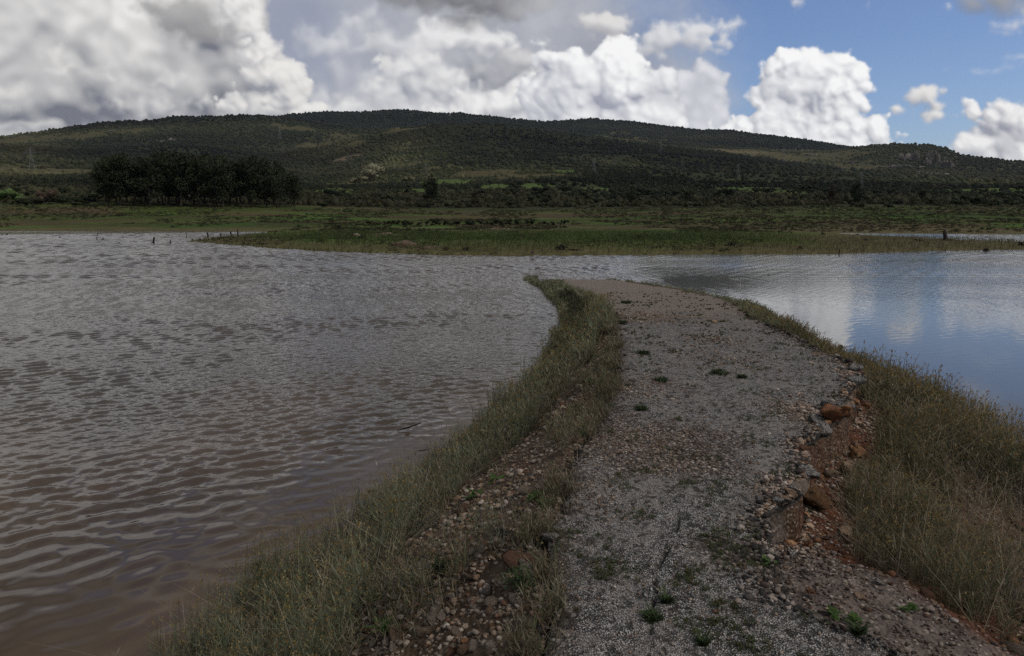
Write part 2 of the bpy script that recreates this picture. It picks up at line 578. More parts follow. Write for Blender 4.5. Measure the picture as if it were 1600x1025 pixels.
def bump(nt, h, strength=1.0, dist=.02, normal=None):
    nd = nt.n.new('ShaderNodeBump')
    nt.put(nd.inputs['Strength'], strength)
    nt.put(nd.inputs['Distance'], dist)
    nt.put(nd.inputs['Height'], h)
    if normal is not None:
        nt.put(nd.inputs['Normal'], normal)
    return nd.outputs[0]


# ------------------------------------------------------------------ far land: heights as a function of bearing and distance
def curve(pts):
    """traced (X, Y) -> tan of elevation by bearing in degrees"""
    A, T = [], []
    for X, Y in pts:
        a, e = azel(X, Y)
        A.append(a)
        T.append(math.tan(math.radians(e)))
    return np.array(A), np.array(T)


XS = [0, 200, 400, 500, 600, 700, 800, 900, 1000, 1100, 1200, 1300, 1400, 1500, 1600]
RINGS = [
    (135, [(x, 350) for x in XS]),
    (185, list(zip(XS, [336, 334, 336, 338, 341, 342, 342, 341, 340, 339, 338, 337, 337, 337, 337]))),
    (245, list(zip(XS, [321, 319, 323, 326, 329, 331, 331, 330, 329, 328, 327, 326, 325, 325, 325]))),
    (330, list(zip(XS, [314, 312, 315, 318, 320, 321, 321, 320, 319, 318, 318, 317, 317, 317, 317]))),
    (500, list(zip(XS, [298, 296, 301, 303, 303, 302, 300, 299, 301, 302, 303, 304, 305, 306, 306]))),
    (800, list(zip(XS, [280, 278, 285, 290, 288, 286, 284, 283, 284, 286, 288, 290, 292, 294, 295]))),
    (1200, list(zip(XS, [262, 262, 270, 275, 268, 262, 260, 260, 264, 268, 272, 276, 280, 283, 285]))),
    (1600, list(zip(XS, [243, 245, 250, 258, 240, 232, 232, 238, 245, 252, 258, 264, 270, 275, 278]))),
    (1900, list(zip(XS, [236, 234, 238, 230, 205, 192, 195, 211, 226, 239, 250, 262, 268, 272, 275]))),
    (2200, list(zip(XS, [238, 236, 240, 246, 226, 214, 217, 231, 244, 254, 260, 266, 262, 264, 270]))),
    (2700, [(0, 213), (60, 205), (150, 194), (240, 188), (270, 183), (400, 181), (440, 183), (500, 193), (560, 203), (600, 204), (700, 205), (800, 207), (850, 205), (900, 212), (1000, 219), (1100, 226),
            (1200, 232), (1300, 237), (1345, 230), (1370, 227), (1400, 225), (1450, 229), (1480, 235), (1500, 245), (1550, 250), (1600, 254), (1700, 262)]),
    (3000, [(0, 230), (240, 208), (400, 204), (500, 210), (600, 214), (700, 213), (800, 216), (900, 222), (1000, 228), (1100, 234), (1200, 240), (1300, 244), (1400, 244), (1600, 266)]),
    (3700, [(0, 225), (300, 195), (430, 183), (455, 178), (500, 176), (560, 175.5), (620, 172.5), (650, 174), (680, 176), (700, 178), (720, 177), (740, 181), (800, 187), (850, 191), (880, 190), (920, 187), (980, 189), (1050, 198),
            (1100, 204), (1140, 203), (1180, 208), (1240, 214), (1300, 224), (1340, 230), (1420, 240), (1600, 262)]),
    (5200, [(0, 262), (800, 240), (1600, 285)]),
    (9000, [(0, 322), (800, 318), (1600, 322)]),
]
_rr = np.array([r for r, _ in RINGS], float)
_rc = [curve(c) for _, c in RINGS]
SHORE_FAR = curve([(-200, 359), (0, 361), (300, 361.5), (430, 362), (480, 362), (1300, 364.3), (1400, 365), (1600, 366), (1900, 367)])
PEN_NEAR = curve([(290, 378), (350, 381.5), (400, 386), (500, 392), (600, 396), (700, 399), (800, 400), (900, 399), (1000, 398.5), (1100, 397.5), (1300, 397), (1400, 394), (1500, 391.5), (1600, 390), (1900, 388)])
PEN_FAR = curve([(290, 377.5), (330, 374.5), (370, 371.5), (420, 366), (440, 364), (470, 362.4), (500, 362), (1260, 363), (1310, 365.6), (1360, 368), (1400, 370), (1450, 373.5), (1500, 376), (1600, 378.5), (1900, 382)])


def shore_r(c, az):
    return EYE / -np.interp(az, c[0], c[1])


def land_height(az, r):
    """az in degrees, r metres (arrays) -> z"""
    x, y = r * np.sin(np.radians(az)), r * np.cos(np.radians(az))
    rf = shore_r(SHORE_FAR, az) * (1 + .012 * nfbm(az, az * 0, 1.6, 3, 4))
    lr = np.log(r)
    # rings
    rks = [rf * 1.17, np.maximum(rf * 1.55, 185)] + [np.full(r.shape, q) for q in _rr[2:]]
    zs = [np.interp(az, c[0], c[1]) * rk + EYE for rk, c in zip(rks, _rc)]
    z = np.zeros_like(r)
    prev_r, prev_z = rf, np.zeros_like(r)
    for q, rk, zk in zip(_rr, rks, zs):
        t = np.clip((r - prev_r) / (rk - prev_r), 0, 1)
        seg = prev_z + (zk - prev_z) * (t if q < 1500 else t * t * (3 - 2 * t) * .6 + t * .4)
        z = np.where(r >= prev_r, seg, z)
        prev_r, prev_z = rk, zk
    amp = np.clip((r - 150) / 500, 0, 1)
    rough = nfbm(x, y, 420, 5, 11, .5) * .040 * np.clip(r, 0, 3000) * np.clip((r - 400) / 900, 0, 1) * (1 - .8 * np.where(az < -9, sstep(r, 2250, 2600), sstep(r, 1500, 1800))) + amp * nfbm(x, y, 60, 3, 12) * 3.0 + .25 * nfbm(x, y, 9, 3, 13)
    z = z + rough * np.clip((r - rf) / 25, 0, 1)
    z = np.where(r > _rr[-1], prev_z, z)
    z = np.where(r < rf, -np.clip((rf - r) * .12, 0, .6), z)
    # the tongue of land in the lake
    rn = shore_r(PEN_NEAR, az) * (1 + .01 * nfbm(az, az * 0, 1.1, 4, 21))
    rp = shore_r(PEN_FAR, az) * (1 + .008 * nfbm(az, az * 0, 1.0, 3, 22))
    rise = np.clip((r - rn) / 7, 0, 1)
    open_back = sstep(rf - rp, .5, 4)          # 1 where water lies behind it
    fall = np.clip((rp - r) / 7, 0, 1) * open_back + (1 - open_back)
    low = .62 - .40 * sstep(az, azel(1150, 370)[0], azel(1330, 370)[0]) - .30 * (1 - sstep(az, azel(330, 375)[0], azel(520, 375)[0]))
    pen = low * np.sqrt(np.clip(rise * fall, 0, 1)) + .18 * nfbm(x, y, 5, 4, 23) * rise * fall
    pen = np.where((r > rn) & ((r < rp) | (open_back < .5)), pen, -np.clip(np.where(r < rn, rn - r, r - rp) * .12, 0.01, .6))
    pen = np.where(az < azel(291, 378)[0], -.6, pen)
    join = np.clip((r - rf) / 25, 0, 1)
    z = np.where(pen > 0, np.maximum(z * 1.0 + (pen * (1 - join)), pen * (1 - join) + z * join), z)
    z = np.where((r < rn) & (z < 0), -.6, z)
    return z


def on_land(X, Y, r0=40.0, r1=6000.0):
    """where the line of sight through a point of the view meets the land"""
    a, e = azel(X, Y)
    te = math.tan(math.radians(e))
    r = np.exp(np.linspace(math.log(r0), math.log(r1), 1600))
    z = land_height(np.full(r.shape, a), r)
    hit = np.nonzero(z >= EYE + te * r)[0]
    i = hit[0] if len(hit) else len(r) - 1
    rr = r[i]
    return rr * math.sin(math.radians(a)), rr * math.cos(math.radians(a)), z[i], rr


def spot(X, Y):
    """standing point of something seen with its foot at (X, Y): on land, or in the water"""
    x0, y0 = on_level(X, Y, 0)
    r0 = math.hypot(x0, y0)
    x, y, z, r = on_land(X, Y)
    if r < r0 * .995 or ray(X, Y).z > -.001:
        return Vector((x, y, z))
    a = math.degrees(math.atan2(x0, y0))
    z0 = float(land_height(np.array([a]), np.array([r0]))[0])
    return Vector((x0, y0, max(z0, 0.0) if z0 > 0 else 0.0))


def per_px(X, Y, p):
    """metres per unit of the view at point p"""
    return (p.y * math.cos(PITCH) - (p.z - EYE) * math.sin(PITCH)) / F


# colours of the far ground
def ground_tint(x, y, r, az, z):
    n1, n2, n3 = nfbm(x, y, 60, 4, 31), nfbm(x, y, 14, 4, 32), nfbm(x, y, 220, 4, 33)
    c = np.zeros(x.shape + (3,))
    def put(col, k):
        nonlocal c
        k = np.clip(k, 0, 1)[..., None]
        c = c * (1 - k) + np.array(col) * k
    grass, dry, soil = (.042, .058, .016), (.088, .076, .038), (.070, .045, .030)
    c[:] = grass
    put((.062, .074, .022), sstep(n2, -.02, .12))
    put((.054, .102, .021), .8 * sstep(nfbm(x, y, 18, 3, 37), .05, .14) * (r < 200))
    put(soil, .75 * sstep(nfbm(x * .4, y, 12, 4, 35), .02, .14))
    put((.030, .042, .014), .6 * sstep(nfbm(x * .3, y, 16, 4, 36), .02, .14))
    # dry fringe along the water
    put(dry, .85 * (1 - sstep(z + n2 * .9, .25, .75)) * (r < 180))
    put((.105, .085, .055), (1 - sstep(z, .01, .05)) * (r < 180))
    # scrub country and hills
    scrub = (.024, .029, .015)
    k = sstep(r + n1 * 80, 255, 300)
    put(scrub, k)
    put((.042, .040, .022), .6 * k * sstep(n3 + .5 * n1, .0, .2))
    put((.036, .050, .016), .8 * k * sstep(-n3 + .4 * n2, .05, .14) * (r < 1600))
    # each hill has its own tone, setting the ridges apart
    put((.014, .018, .013), .85 * sstep(r, 2950, 3150))
    put((.016, .018, .009), .8 * sstep(r, 1350, 1500) * (1 - sstep(r, 1950, 2150)) * sstep(az, -12, -5) * (1 - sstep(az, 18, 28)))
    put((.060, .060, .030), .7 * sstep(r, 2150, 2300) * (1 - sstep(r, 2900, 3000)) * sstep(n3 + .3 * n2, -.12, .1) * sstep(az, -14, -8))
    # clearings, dry scrub and painted sunlit patches (bearing, distance)
    def patch(X, Y, w, h, col, am=1.0, wob=.5):
        a, e = azel(X, Y)
        px, py, pz, pr = on_land(X, Y, 250)
        if col[1] > col[0]:
            w, h = w * 1.3, h * 1.5
        da = w / F * 57.3
        p0 = on_land(X, Y + h, 250)[3]
        p1 = on_land(X, Y - h, 250)[3]
        dr = max(abs(p1 - p0) / 2, 20)
        q = ((az - a) / da) ** 2 + ((r - (p0 + p1) / 2) / dr) ** 2 + wob * 3 * n1 + wob * 2 * n2
        put(col, am * (1 - sstep(q, .7, 1.1)))
    for X, Y, w, h in ((700, 286, 34, 4), (770, 292, 20, 3), (838, 292, 26, 4), (885, 268, 16, 2), (1150, 298, 40, 4), (930, 296, 30, 3), (640, 300, 24, 3), (520, 300, 30, 4), (1220, 303, 40, 3), (1530, 300, 50, 4), (60, 306, 60, 3)):
        patch(X, Y, w, h, (.062, .090, .026))
    for X, Y, w, h in ((760, 270, 50, 5), (700, 262, 60, 4), (830, 276, 40, 3), (1270, 246, 90, 7), (1190, 240, 50, 6), (1330, 262, 60, 5), (120, 212, 70, 5), (20, 218, 30, 5), (560, 215, 90, 6), (620, 205, 40, 3), (40, 262, 50, 5), (120, 268, 30, 4), (980, 215, 60, 4), (460, 200, 40, 4), (560, 285, 60, 4)):
        patch(X, Y, w, h, (.080, .070, .036), .8, 1.1)  # dry ground, and sunlit slopes put into the ground colour
    patch(545, 246, 22, 3, (.20, .14, .10), .55, .3)
    patch(1150, 236, 40, 2, (.14, .11, .06), .6)
    return c


def build_ground():
    na = 1500
    az = np.linspace(-47, 47, na)
    r = np.concatenate([np.linspace(40, 200, 330)[:-1], np.exp(np.linspace(math.log(200), math.log(9500), 330))])
    # beyond the frame the sheet only has to close
    AZ, RR = np.meshgrid(az, r)
    Z = land_height(AZ, RR)
    x, y = RR * np.sin(np.radians(AZ)), RR * np.cos(np.radians(AZ))
    C = ground_tint(x, y, RR, AZ, Z)
    V = np.stack([x, y, Z], -1).reshape(-1, 3)
    faces = [grid_faces(len(r), na)]
    # lake bed to the near side
    base = len(V)
    V = np.concatenate([V, [[0, -60, -.6], [-9000, -60, -.6], [9000, -60, -.6], [-60, 20, -.6], [60, 20, -.6]]])
    first = np.arange(na)
    tri = np.stack([first[:-1], np.full(na - 1, base), first[1:]], -1)
    sideL = np.arange(len(r)) * na
    sideR = sideL + na - 1
    t2 = np.stack([sideL[1:], np.full(len(r) - 1, base + 1), sideL[:-1]], -1)
    t3 = np.stack([sideR[:-1], np.full(len(r) - 1, base + 2), sideR[1:]], -1)
    ex = np.array([[0, base + 1 - 0, base], [na - 1, base, base + 2]])
    Call = np.concatenate([C.reshape(-1, 3), np.full((5, 3), .05)])
    m, nt = material('meadow_and_scrub')
    t = attr(nt)
    p = geoco(nt)
    n = nt.noise(p, .9, 5, .6)
    n2 = nt.noise(p, .12, 4, .6)
    k = nt.m('MULTIPLY_ADD', n, 1.1, nt.m('MULTIPLY', n2, .5))
    c = nt.mix(1.0, t, nt.mix(nt.mr(k, .45, 1.15, kind='LINEAR'), (.5, .5, .45), (1.5, 1.5, 1.5)), 'MULTIPLY')
    finish(nt, principled(nt, c, .95, .05, bump(nt, n, 1.0, .25)))
    me = mesh_np('ground', V, faces + [tri, t2, t3, ex], [m], Call)
    tag(link('ground', me), 'green meadows, scrub and wooded hills round the lake', 'ground', kind='structure')


build_ground()


def build_water():
    # ripples: choppy on the left of the causeway, nearly calm on the right
    m, nt = material('lake_water')
    p = geoco(nt)
    sep = nt.node('ShaderNodeSeparateXYZ', {0: p}).outputs
    # distance from the spit towards the right side
    side = nt.m('SUBTRACT', sep[0], nt.m('MULTIPLY_ADD', sep[1], .13, -.2))
    rightk = nt.mr(side, 0, 3.5)
    far = nt.mr(sep[1], 26, 38)
    off = nt.mr(side, 3.0, 16.0)
    calm = nt.m('MULTIPLY', rightk, nt.m('SUBTRACT', 1.0, nt.m('MULTIPLY', nt.m('MAXIMUM', nt.m('MULTIPLY', far, .9), nt.m('MULTIPLY', off, nt.mr(sep[1], 11, 22))), .62)))
    patch = nt.noise(nt.v('MULTIPLY', p, (.05, .16, 1)), 1.0, 3, .5)
    amp = nt.fmix(calm, 1.0, .035)
    amp = nt.m('MULTIPLY', amp, nt.mr(patch, .3, .65, .55, 1.3))
    # lee of the bank at the lower left
    leex = nt.m('ADD', nt.m('MULTIPLY', sep[0], .55), nt.m('MULTIPLY', sep[1], -.12))
    lee = nt.mr(nt.v('DOT_PRODUCT', p, (.60, -.35, 0)), -4.6, -2.7)
    amp = nt.m('MULTIPLY', amp, nt.fmix(nt.m('MULTIPLY', lee, nt.m('SUBTRACT', 1, rightk)), 1.0, .12))
    pr = nt.node('ShaderNodeVectorRotate', {'Vector': p, 'Angle': R(-36)}, rotation_type='Z_AXIS').outputs[0]
    w = nt.noise(pr, 1.2, 2, .5, out=1)
    pw = nt.v('ADD', pr, nt.v('SCALE', nt.v('SUBTRACT', w, (.5, .5, .5)), .35))
    w1 = nt.noise(nt.v('MULTIPLY', pw, (1.0, 2.3, 1)), 1.9, 1.5, .45)
    w2 = nt.noise(nt.v('MULTIPLY', pw, (1.0, 1.7, 1)), 5.2, 2, .5)
    w4 = nt.noise(nt.v('MULTIPLY', p, (.9, 1.6, 1)), 11.0, 1, .4)
    pr2 = nt.node('ShaderNodeVectorRotate', {'Vector': p, 'Angle': R(30)}, rotation_type='Z_AXIS').outputs[0]
    w3 = nt.noise(nt.v('MULTIPLY', pr2, (1.0, 2.0, 1)), 3.1, 1, .4)
    chop = nt.m('MAXIMUM', nt.mr(nt.v('LENGTH', p), 5.5, 11), rightk)
    h = nt.m('MULTIPLY_ADD', w1, WAVE[0], nt.m('MULTIPLY_ADD', nt.m('MULTIPLY', w2, chop), WAVE[1], nt.m('MULTIPLY_ADD', nt.m('MULTIPLY', w4, chop), WAVE[3], nt.m('MULTIPLY', nt.m('MULTIPLY', w3, chop), WAVE[2]))))
    amp = nt.m('MULTIPLY', amp, nt.mr(nt.v('LENGTH', p), 5, 12, 1.45, 1.0))
    nrm = bump(nt, nt.m('MULTIPLY', h, amp), 1.0, 1.0)
    silt = nt.noise(nt.v('MULTIPLY', nt.v('ADD', p, nt.v('SCALE', w, .8)), (.8, .5, 1)), .5, 4, .5)
    base = nt.mix(nt.mr(silt, .35, .7), (.056, .039, .026), (.108, .074, .048))
    base = nt.mix(nt.mr(nt.v('LENGTH', p), 4.5, 13, 0, .8), base, (.066, .059, .050))
    base = nt.mix(nt.m('MULTIPLY', rightk, .8), base, (.090, .093, .095))
    b = principled(nt, base, .045, .5, nrm, IOR=1.333)
    finish(nt, b)
    az = np.radians(np.linspace(-41, 41, 860))
    rr = [1.2]
    while rr[-1] < 118:
        q = rr[-1]
        rr.append(q + (.022 if q < 6 else .036 if q < 18 else .07 if q < 48 else .16))
    rr = np.array(rr)
    A, Q = np.meshgrid(az, rr)
    X, Y = Q * np.sin(A), Q * np.cos(A)
    rng = np.random.default_rng(5)
    lam = np.concatenate([np.exp(rng.uniform(math.log(.105), math.log(.32), 54)), np.exp(rng.uniform(math.log(.7), math.log(1.9), 16))])
    ang = R(90 + 36) + rng.normal(0, R(38), 70)
    ph = rng.uniform(0, 6.283, 70)
    wx, wy = X + .10 * nfbm(X, Y, 1.1, 2, 201), Y + .10 * nfbm(X, Y, 1.1, 2, 202)
    H, S2 = np.zeros(X.shape), np.zeros(X.shape)
    gust = .55 + .9 * sstep(nfbm(X * .45, Y * 1.0, 3.2, 3, 203) + .5, .3, .7)
    small = sstep(Q, 4.5, 9)
    for l, t, p0 in zip(lam, ang, ph):
        k = 2 * math.pi / l
        w = 1 - sstep(Q, 60 * l, 130 * l)
        if l < .20:
            w = w * (.15 + .85 * small)
        if l > .65:
            w = w * (.02 + .98 * sstep(Q, 30 * l, 60 * l))
        H += w / k * np.sin(k * (wx * math.cos(t) + wy * math.sin(t)) + p0)
        S2 += .5 * w * w
    side = X - (.13 * Y - .2)
    right = sstep(side, 0, 3.2)
    lee = sstep(.60 * X - .35 * Y, -4.3, -3.1) * (1 - right)
    off = np.maximum(sstep(Y, 27, 38), sstep(side, 3.5, 15) * sstep(Y, 12, 24))
    sig = .142 * (1 - .86 * lee) * (1 - right) + right * (.005 + .030 * off)
    edge = sstep(41 - np.abs(np.degrees(A)), 0, 2) * (1 - sstep(Q, 110, 117)) * sstep(Q, 1.3, 1.8)
    H = H / np.sqrt(np.maximum(S2, 1e-4)) * sig * gust * edge
    # crests a little sharper than troughs
    V = [np.stack([X, Y, H], -1).reshape(-1, 3)]
    fc = [grid_faces(len(rr), len(az))]
    n0 = len(V[0])
    a2 = np.radians(np.linspace(-41, 41, 42))
    r2 = np.array([117.9, 200, 600, 9000.])
    A2, Q2 = np.meshgrid(a2, r2)
    V.append(np.stack([Q2 * np.sin(A2), Q2 * np.cos(A2), 0 * A2], -1).reshape(-1, 3)); fc.append(grid_faces(4, 42) + n0); n0 += 168
    a3 = np.radians(np.linspace(41, 319, 80))
    r3 = np.array([.01, 8, 60, 600, 9000.])
    A2, Q2 = np.meshgrid(a3, r3)
    V.append(np.stack([Q2 * np.sin(A2), Q2 * np.cos(A2), 0 * A2], -1).reshape(-1, 3)); fc.append(grid_faces(5, 80) + n0)
    V, fc = np.concatenate(V), [np.concatenate(fc)[:, ::-1]]
    me = mesh_np('water', V, fc, [m])
    tag(link('water', me), 'rippled muddy lake on both sides of the causeway', 'water', kind='structure')


WAVE = (.0, .013, .0, .009)
build_water()
# ------------------------------------------------------------------ causeway: bank, broken asphalt, lower shoulder
_py = np.array([-2, 8, 11, 14, 19, 24, 27.5, 30, 34], float)
_pz = np.array([1.0, .97, .86, .70, .40, .16, .03, -.10, -.5])


def road_z(y):
    return np.interp(y, _py, _pz)


def trace(pts, level=None):
    """traced edge (X, Y) -> x as a function of y, on the road level or on the water"""
    ys, xs = [], []
    for X, Y in pts:
        d = ray(X, Y)
        if level is not None:
            t = (level - EYE) / d.z
        else:
            t = 1.0
            for _ in range(60):
                zt = float(road_z(t * d.y))
                t = .5 * t + .5 * (zt - EYE) / d.z
        ys.append(t * d.y)
        xs.append(t * d.x)
    o = np.argsort(ys)
    return np.array(ys)[o], np.array(xs)[o]


E_LEFT = trace([(846, 1060), (850, 1025), (866, 950), (864, 900), (855, 822), (884, 800), (888, 740), (905, 700), (937, 650), (962, 600), (966, 550), (960, 505), (940, 478), (905, 458), (880, 444), (866, 434), (862, 430)])
E_RIGHT = trace([(1455, 1060), (1418, 1025), (1345, 985), (1280, 962), (1232, 930), (1225, 890), (1208, 840), (1192, 800), (1212, 785), (1255, 765), (1268, 720), (1262, 690), (1300, 655), (1338, 632), (1326, 612), (1350, 590), (1330, 566), (1290, 548),
                 (1230, 522), (1172, 492), (1158, 480), (1118, 464), (1040, 449), (965, 437), (905, 431)])
W_LEFT = trace([(335, 1025), (400, 955), (480, 893), (560, 835), (625, 782), (700, 722), (760, 672), (830, 612), (872, 560), (896, 512), (894, 485), (860, 453), (832, 437), (838, 427)], 0)
W_RIGHT = trace([(1720, 800), (1600, 728), (1500, 668), (1400, 612), (1335, 577), (1262, 544), (1200, 512), (1164, 490), (1134, 471), (1050, 453), (965, 440), (900, 430)], 0)
SHOULDER = trace([(1640, 1010), (1600, 985), (1500, 935), (1420, 885), (1350, 835), (1300, 790), (1285, 760)])


def ex(c, y):
    return np.interp(y, c[0], c[1])


def jag(y, seed, a=1.0):
    y = np.asarray(y, float)
    k = np.clip(y / 9, .35, 1.4)
    return a * k * (.10 * nfbm(y, y * 0, .8, 4, seed, .6) + .09 * nfbm(y, y * 0, .16, 3, seed + 3, .6) + .05 * nfbm(y, y * 0, .045, 2, seed + 7, .6))


def x_left(y):
    return ex(E_LEFT, y) + jag(y, 50)


def x_right(y):
    return ex(E_RIGHT, y) + jag(y, 60, 1.5)


def shore_left(y):
    return np.where(y < W_LEFT[0][0], W_LEFT[1][0] - .05 * (W_LEFT[0][0] - y), ex(W_LEFT, y)) + .12 * nfbm(y, y * 0, .9, 3, 70)


def shore_right(y):
    y0, x0 = W_RIGHT[0][0], W_RIGHT[1][0]
    return np.where(y < y0, x0 + .15 * (y0 - y), ex(W_RIGHT, y)) + .12 * nfbm(y, y * 0, .9, 3, 71)


END_Y = 28.2


def bank_profile(y):
    """stations across the causeway at distance y: list of x and z arrays"""
    xl, xr = x_left(y), x_right(y)
    sl, sr = shore_left(y), shore_right(y)
    zr = road_z(y)
    near_end = sstep(y, 21, 27.5)
    sl = np.minimum(sl, xl - .03)
    bx = np.where(y < 3.75, ex(SHOULDER, y), 0)
    d_edge = np.interp(y, [0, 3.0, 3.5, 4.1, 7.5, 9, 12, 20], [.05, .07, .24, .40, .40, .18, .08, .02])   # first step down
    b1 = np.where(y < 3.75, np.maximum(bx, xr + .15), xr + .16)
    b1 = np.where((y > 3.4) & (y < 4.2), xr + .15 + (np.maximum(bx, xr + .15) - xr - .15) * np.clip((3.9 - y) / .6, 0, 1), b1)
    d2 = np.interp(y, [0, 3.2, 4.0, 7.0, 9, 12, 20], [.16, .24, .48, .56, .38, .18, .03])
    sr = np.maximum(sr, b1 + .35)
    X = [sl - 3.0, sl - .9, sl, sl + (xl - sl) * .5, xl - .16, xl + .02, xr - .07, xr - .03, b1, b1 + .22, sr - (sr - b1 - .22) * .35, sr, sr + 1.2, sr + 4]
    z0 = np.maximum(zr, 0)
    Z = [-.7 + 0 * y, -.25 + 0 * y, 0 * y - .01, z0 * .52, zr - .055 * (1 - near_end), zr - .012, zr - .012, zr - d_edge, zr - d_edge - .03, zr - np.minimum(d2, z0 * .6 + .02), z0 * .22 * (1 - .5 * near_end), 0 * y - .01, -.25 + 0 * y, -.7 + 0 * y]
    return X, Z


def bank_z(x, y):
    x, y = np.atleast_1d(np.asarray(x, float)), np.atleast_1d(np.asarray(y, float))
    X, Z = bank_profile(y)
    X = np.stack(X, -1); Z = np.stack(Z, -1)
    X = np.maximum.accumulate(X, -1)
    out = np.full(x.shape, -.7)
    for k in range(X.shape[-1] - 1):
        w = np.maximum(X[..., k + 1] - X[..., k], 1e-6)
        t = (x - X[..., k]) / w
        seg = Z[..., k] + (Z[..., k + 1] - Z[..., k]) * np.clip(t, 0, 1)
        out = np.where((t >= 0) & (t <= 1), seg, out)
    under = sstep(x, x_left(y) - .1, x_left(y) + .06) * (1 - sstep(x, x_right(y) - .12, x_right(y) - .05))
    b = (.07 * nfbm(x, y, .5, 4, 75) + .035 * nfbm(x, y, .09, 3, 76)) * (1 - under) * np.clip(out * 3 + .3, .1, 1)
    red = sstep(x, ex(E_RIGHT, y) + .06, ex(E_RIGHT, y) + .18) * (1 - sstep(x, ex(E_RIGHT, y) + .5, ex(E_RIGHT, y) + 1.1)) * sstep(y, 3.2, 4) * (1 - sstep(y, 8, 10))
    b = b + red * (.16 * nfbm(x, y, .22, 3, 77))
    return out + b - under * .05


def dip(x, y):
    """surface relief of the asphalt"""
    xl, xr = x_left(y), x_right(y)
    e = np.minimum(x - xl, xr - x)
    n = nfbm(x, y, .35, 4, 81)
    crumble = (1 - sstep(e, .0, .12 + .2 * (n + .3))) * (.008 + .05 * nfbm(x, y, .07, 3, 86))
    pits = sstep(nfbm(x, y, .16, 4, 84), .10, .22) * .010
    return -crumble - pits - .02 * sstep(nfbm(x, y, .5, 4, 87), .12, .2) * (1 - sstep(e, .2, .5)) + .035 * nfbm(x, y, 1.6, 3, 82) + .008 * nfbm(x, y, .12, 4, 83) + .006 * nfbm(x, y, .035, 2, 85)


def surf_z(x, y):
    """top of whatever lies at (x, y)"""
    x, y = np.atleast_1d(np.asarray(x, float)), np.atleast_1d(np.asarray(y, float))
    on = (x > x_left(y) + .01) & (x < x_right(y) - .01) & (y < 27.4)
    return np.where(on, road_z(y) + dip(x, y), bank_z(x, y))


def build_bank():
    ys = [1.2]
    while ys[-1] < 34:
        ys.append(ys[-1] + max(.018, .0035 * ys[-1] ** 1.25 * 1.2))
    ys = np.array(ys)
    X, Z = bank_profile(ys)
    X = np.maximum.accumulate(np.stack(X, 0), 0)
    segs = [2, 6, 26, 40, 14, 8, 12, 8, 22, 16, 50, 26, 6, 2]
    U = []
    for k in range(len(X) - 1):
        for i in range(segs[k]):
            U.append(X[k] + (X[k + 1] - X[k]) * i / segs[k])
    U.append(X[-1])
    U = np.stack(U, 1)
    YY = np.repeat(ys[:, None], U.shape[1], 1)
    H = bank_z(U.ravel(), YY.ravel()).reshape(U.shape)
    xr, xl = ex(E_RIGHT, YY), ex(E_LEFT, YY)
    C = np.zeros(U.shape + (3,))
    C[:] = (.075, .055, .038)
    def put(col, k):
        nonlocal C
        k = np.clip(k, 0, 1)[..., None]
        C = C * (1 - k) + np.array(col) * k
    n1, n2 = nfbm(U, YY, .6, 4, 91), nfbm(U, YY, .15, 4, 92)
    put((.055, .038, .024), sstep(n1, 0, .15) * (U < xl))
    put((.042, .030, .020), (1 - sstep(H, .0, .14)))
    rgt = sstep(U, xr - .1, xr + .02)
    put((.070, .050, .034), rgt)
    d = U - xr
    clay = rgt * (1 - sstep(d + .5 * n1, .14, .36)) * sstep(YY, 3.6, 4.1) * (1 - sstep(YY, 8.0, 9.0))
    put((.085, .032, .016), clay * .9)
    sh = ex(SHOULDER, YY)
    put((.105, .085, .075), rgt * (1 - sstep(U - sh, -.03, .05)) * (YY < 3.8))
    put((.085, .034, .018), rgt * sstep(U - sh, -.02, .03) * (1 - sstep(U - sh + n1, .08, .28)) * (YY < 3.9))
    put((.085, .040, .022), .5 * rgt * sstep(n1, .05, .16) * sstep(d, .5, 1))
    put((.10, .045, .025), .45 * (U < xl) * sstep(-n1, .08, .18))
    m, nt = material('bank_soil')
    t = attr(nt)
    p = geoco(nt)
    a = nt.noise(p, 9, 6, .65)
    v = nt.voro(p, 38, 'F1')
    vc = nt.voro(p, 38, 'F1', out='Color')
    c = nt.mix(1.0, t, nt.mix(nt.mr(a, .3, .7, kind='LINEAR'), (.45, .45, .45), (1.6, 1.55, 1.5)), 'MULTIPLY')
    g = nt.node('ShaderNodeSeparateColor', {0: vc}).outputs[0]
    c = nt.mix(nt.m('MULTIPLY', nt.mr(v, .42, .22), nt.mr(g, .45, .6)), c, nt.mix(g, (.10, .075, .06), (.27, .22, .18)))
    b = bump(nt, nt.m('MULTIPLY_ADD', a, .6, nt.m('MULTIPLY', v, -.5)), 1.0, .03)
    finish(nt, principled(nt, c, .9, .15, b))
    V = np.stack([U, YY, H], -1).reshape(-1, 3)
    me = mesh_np('embankment', V, grid_faces(*U.shape), [m], C.reshape(-1, 3))
    tag(link('embankment', me), 'stony earth bank of the old causeway', 'embankment', kind='structure')


build_bank()


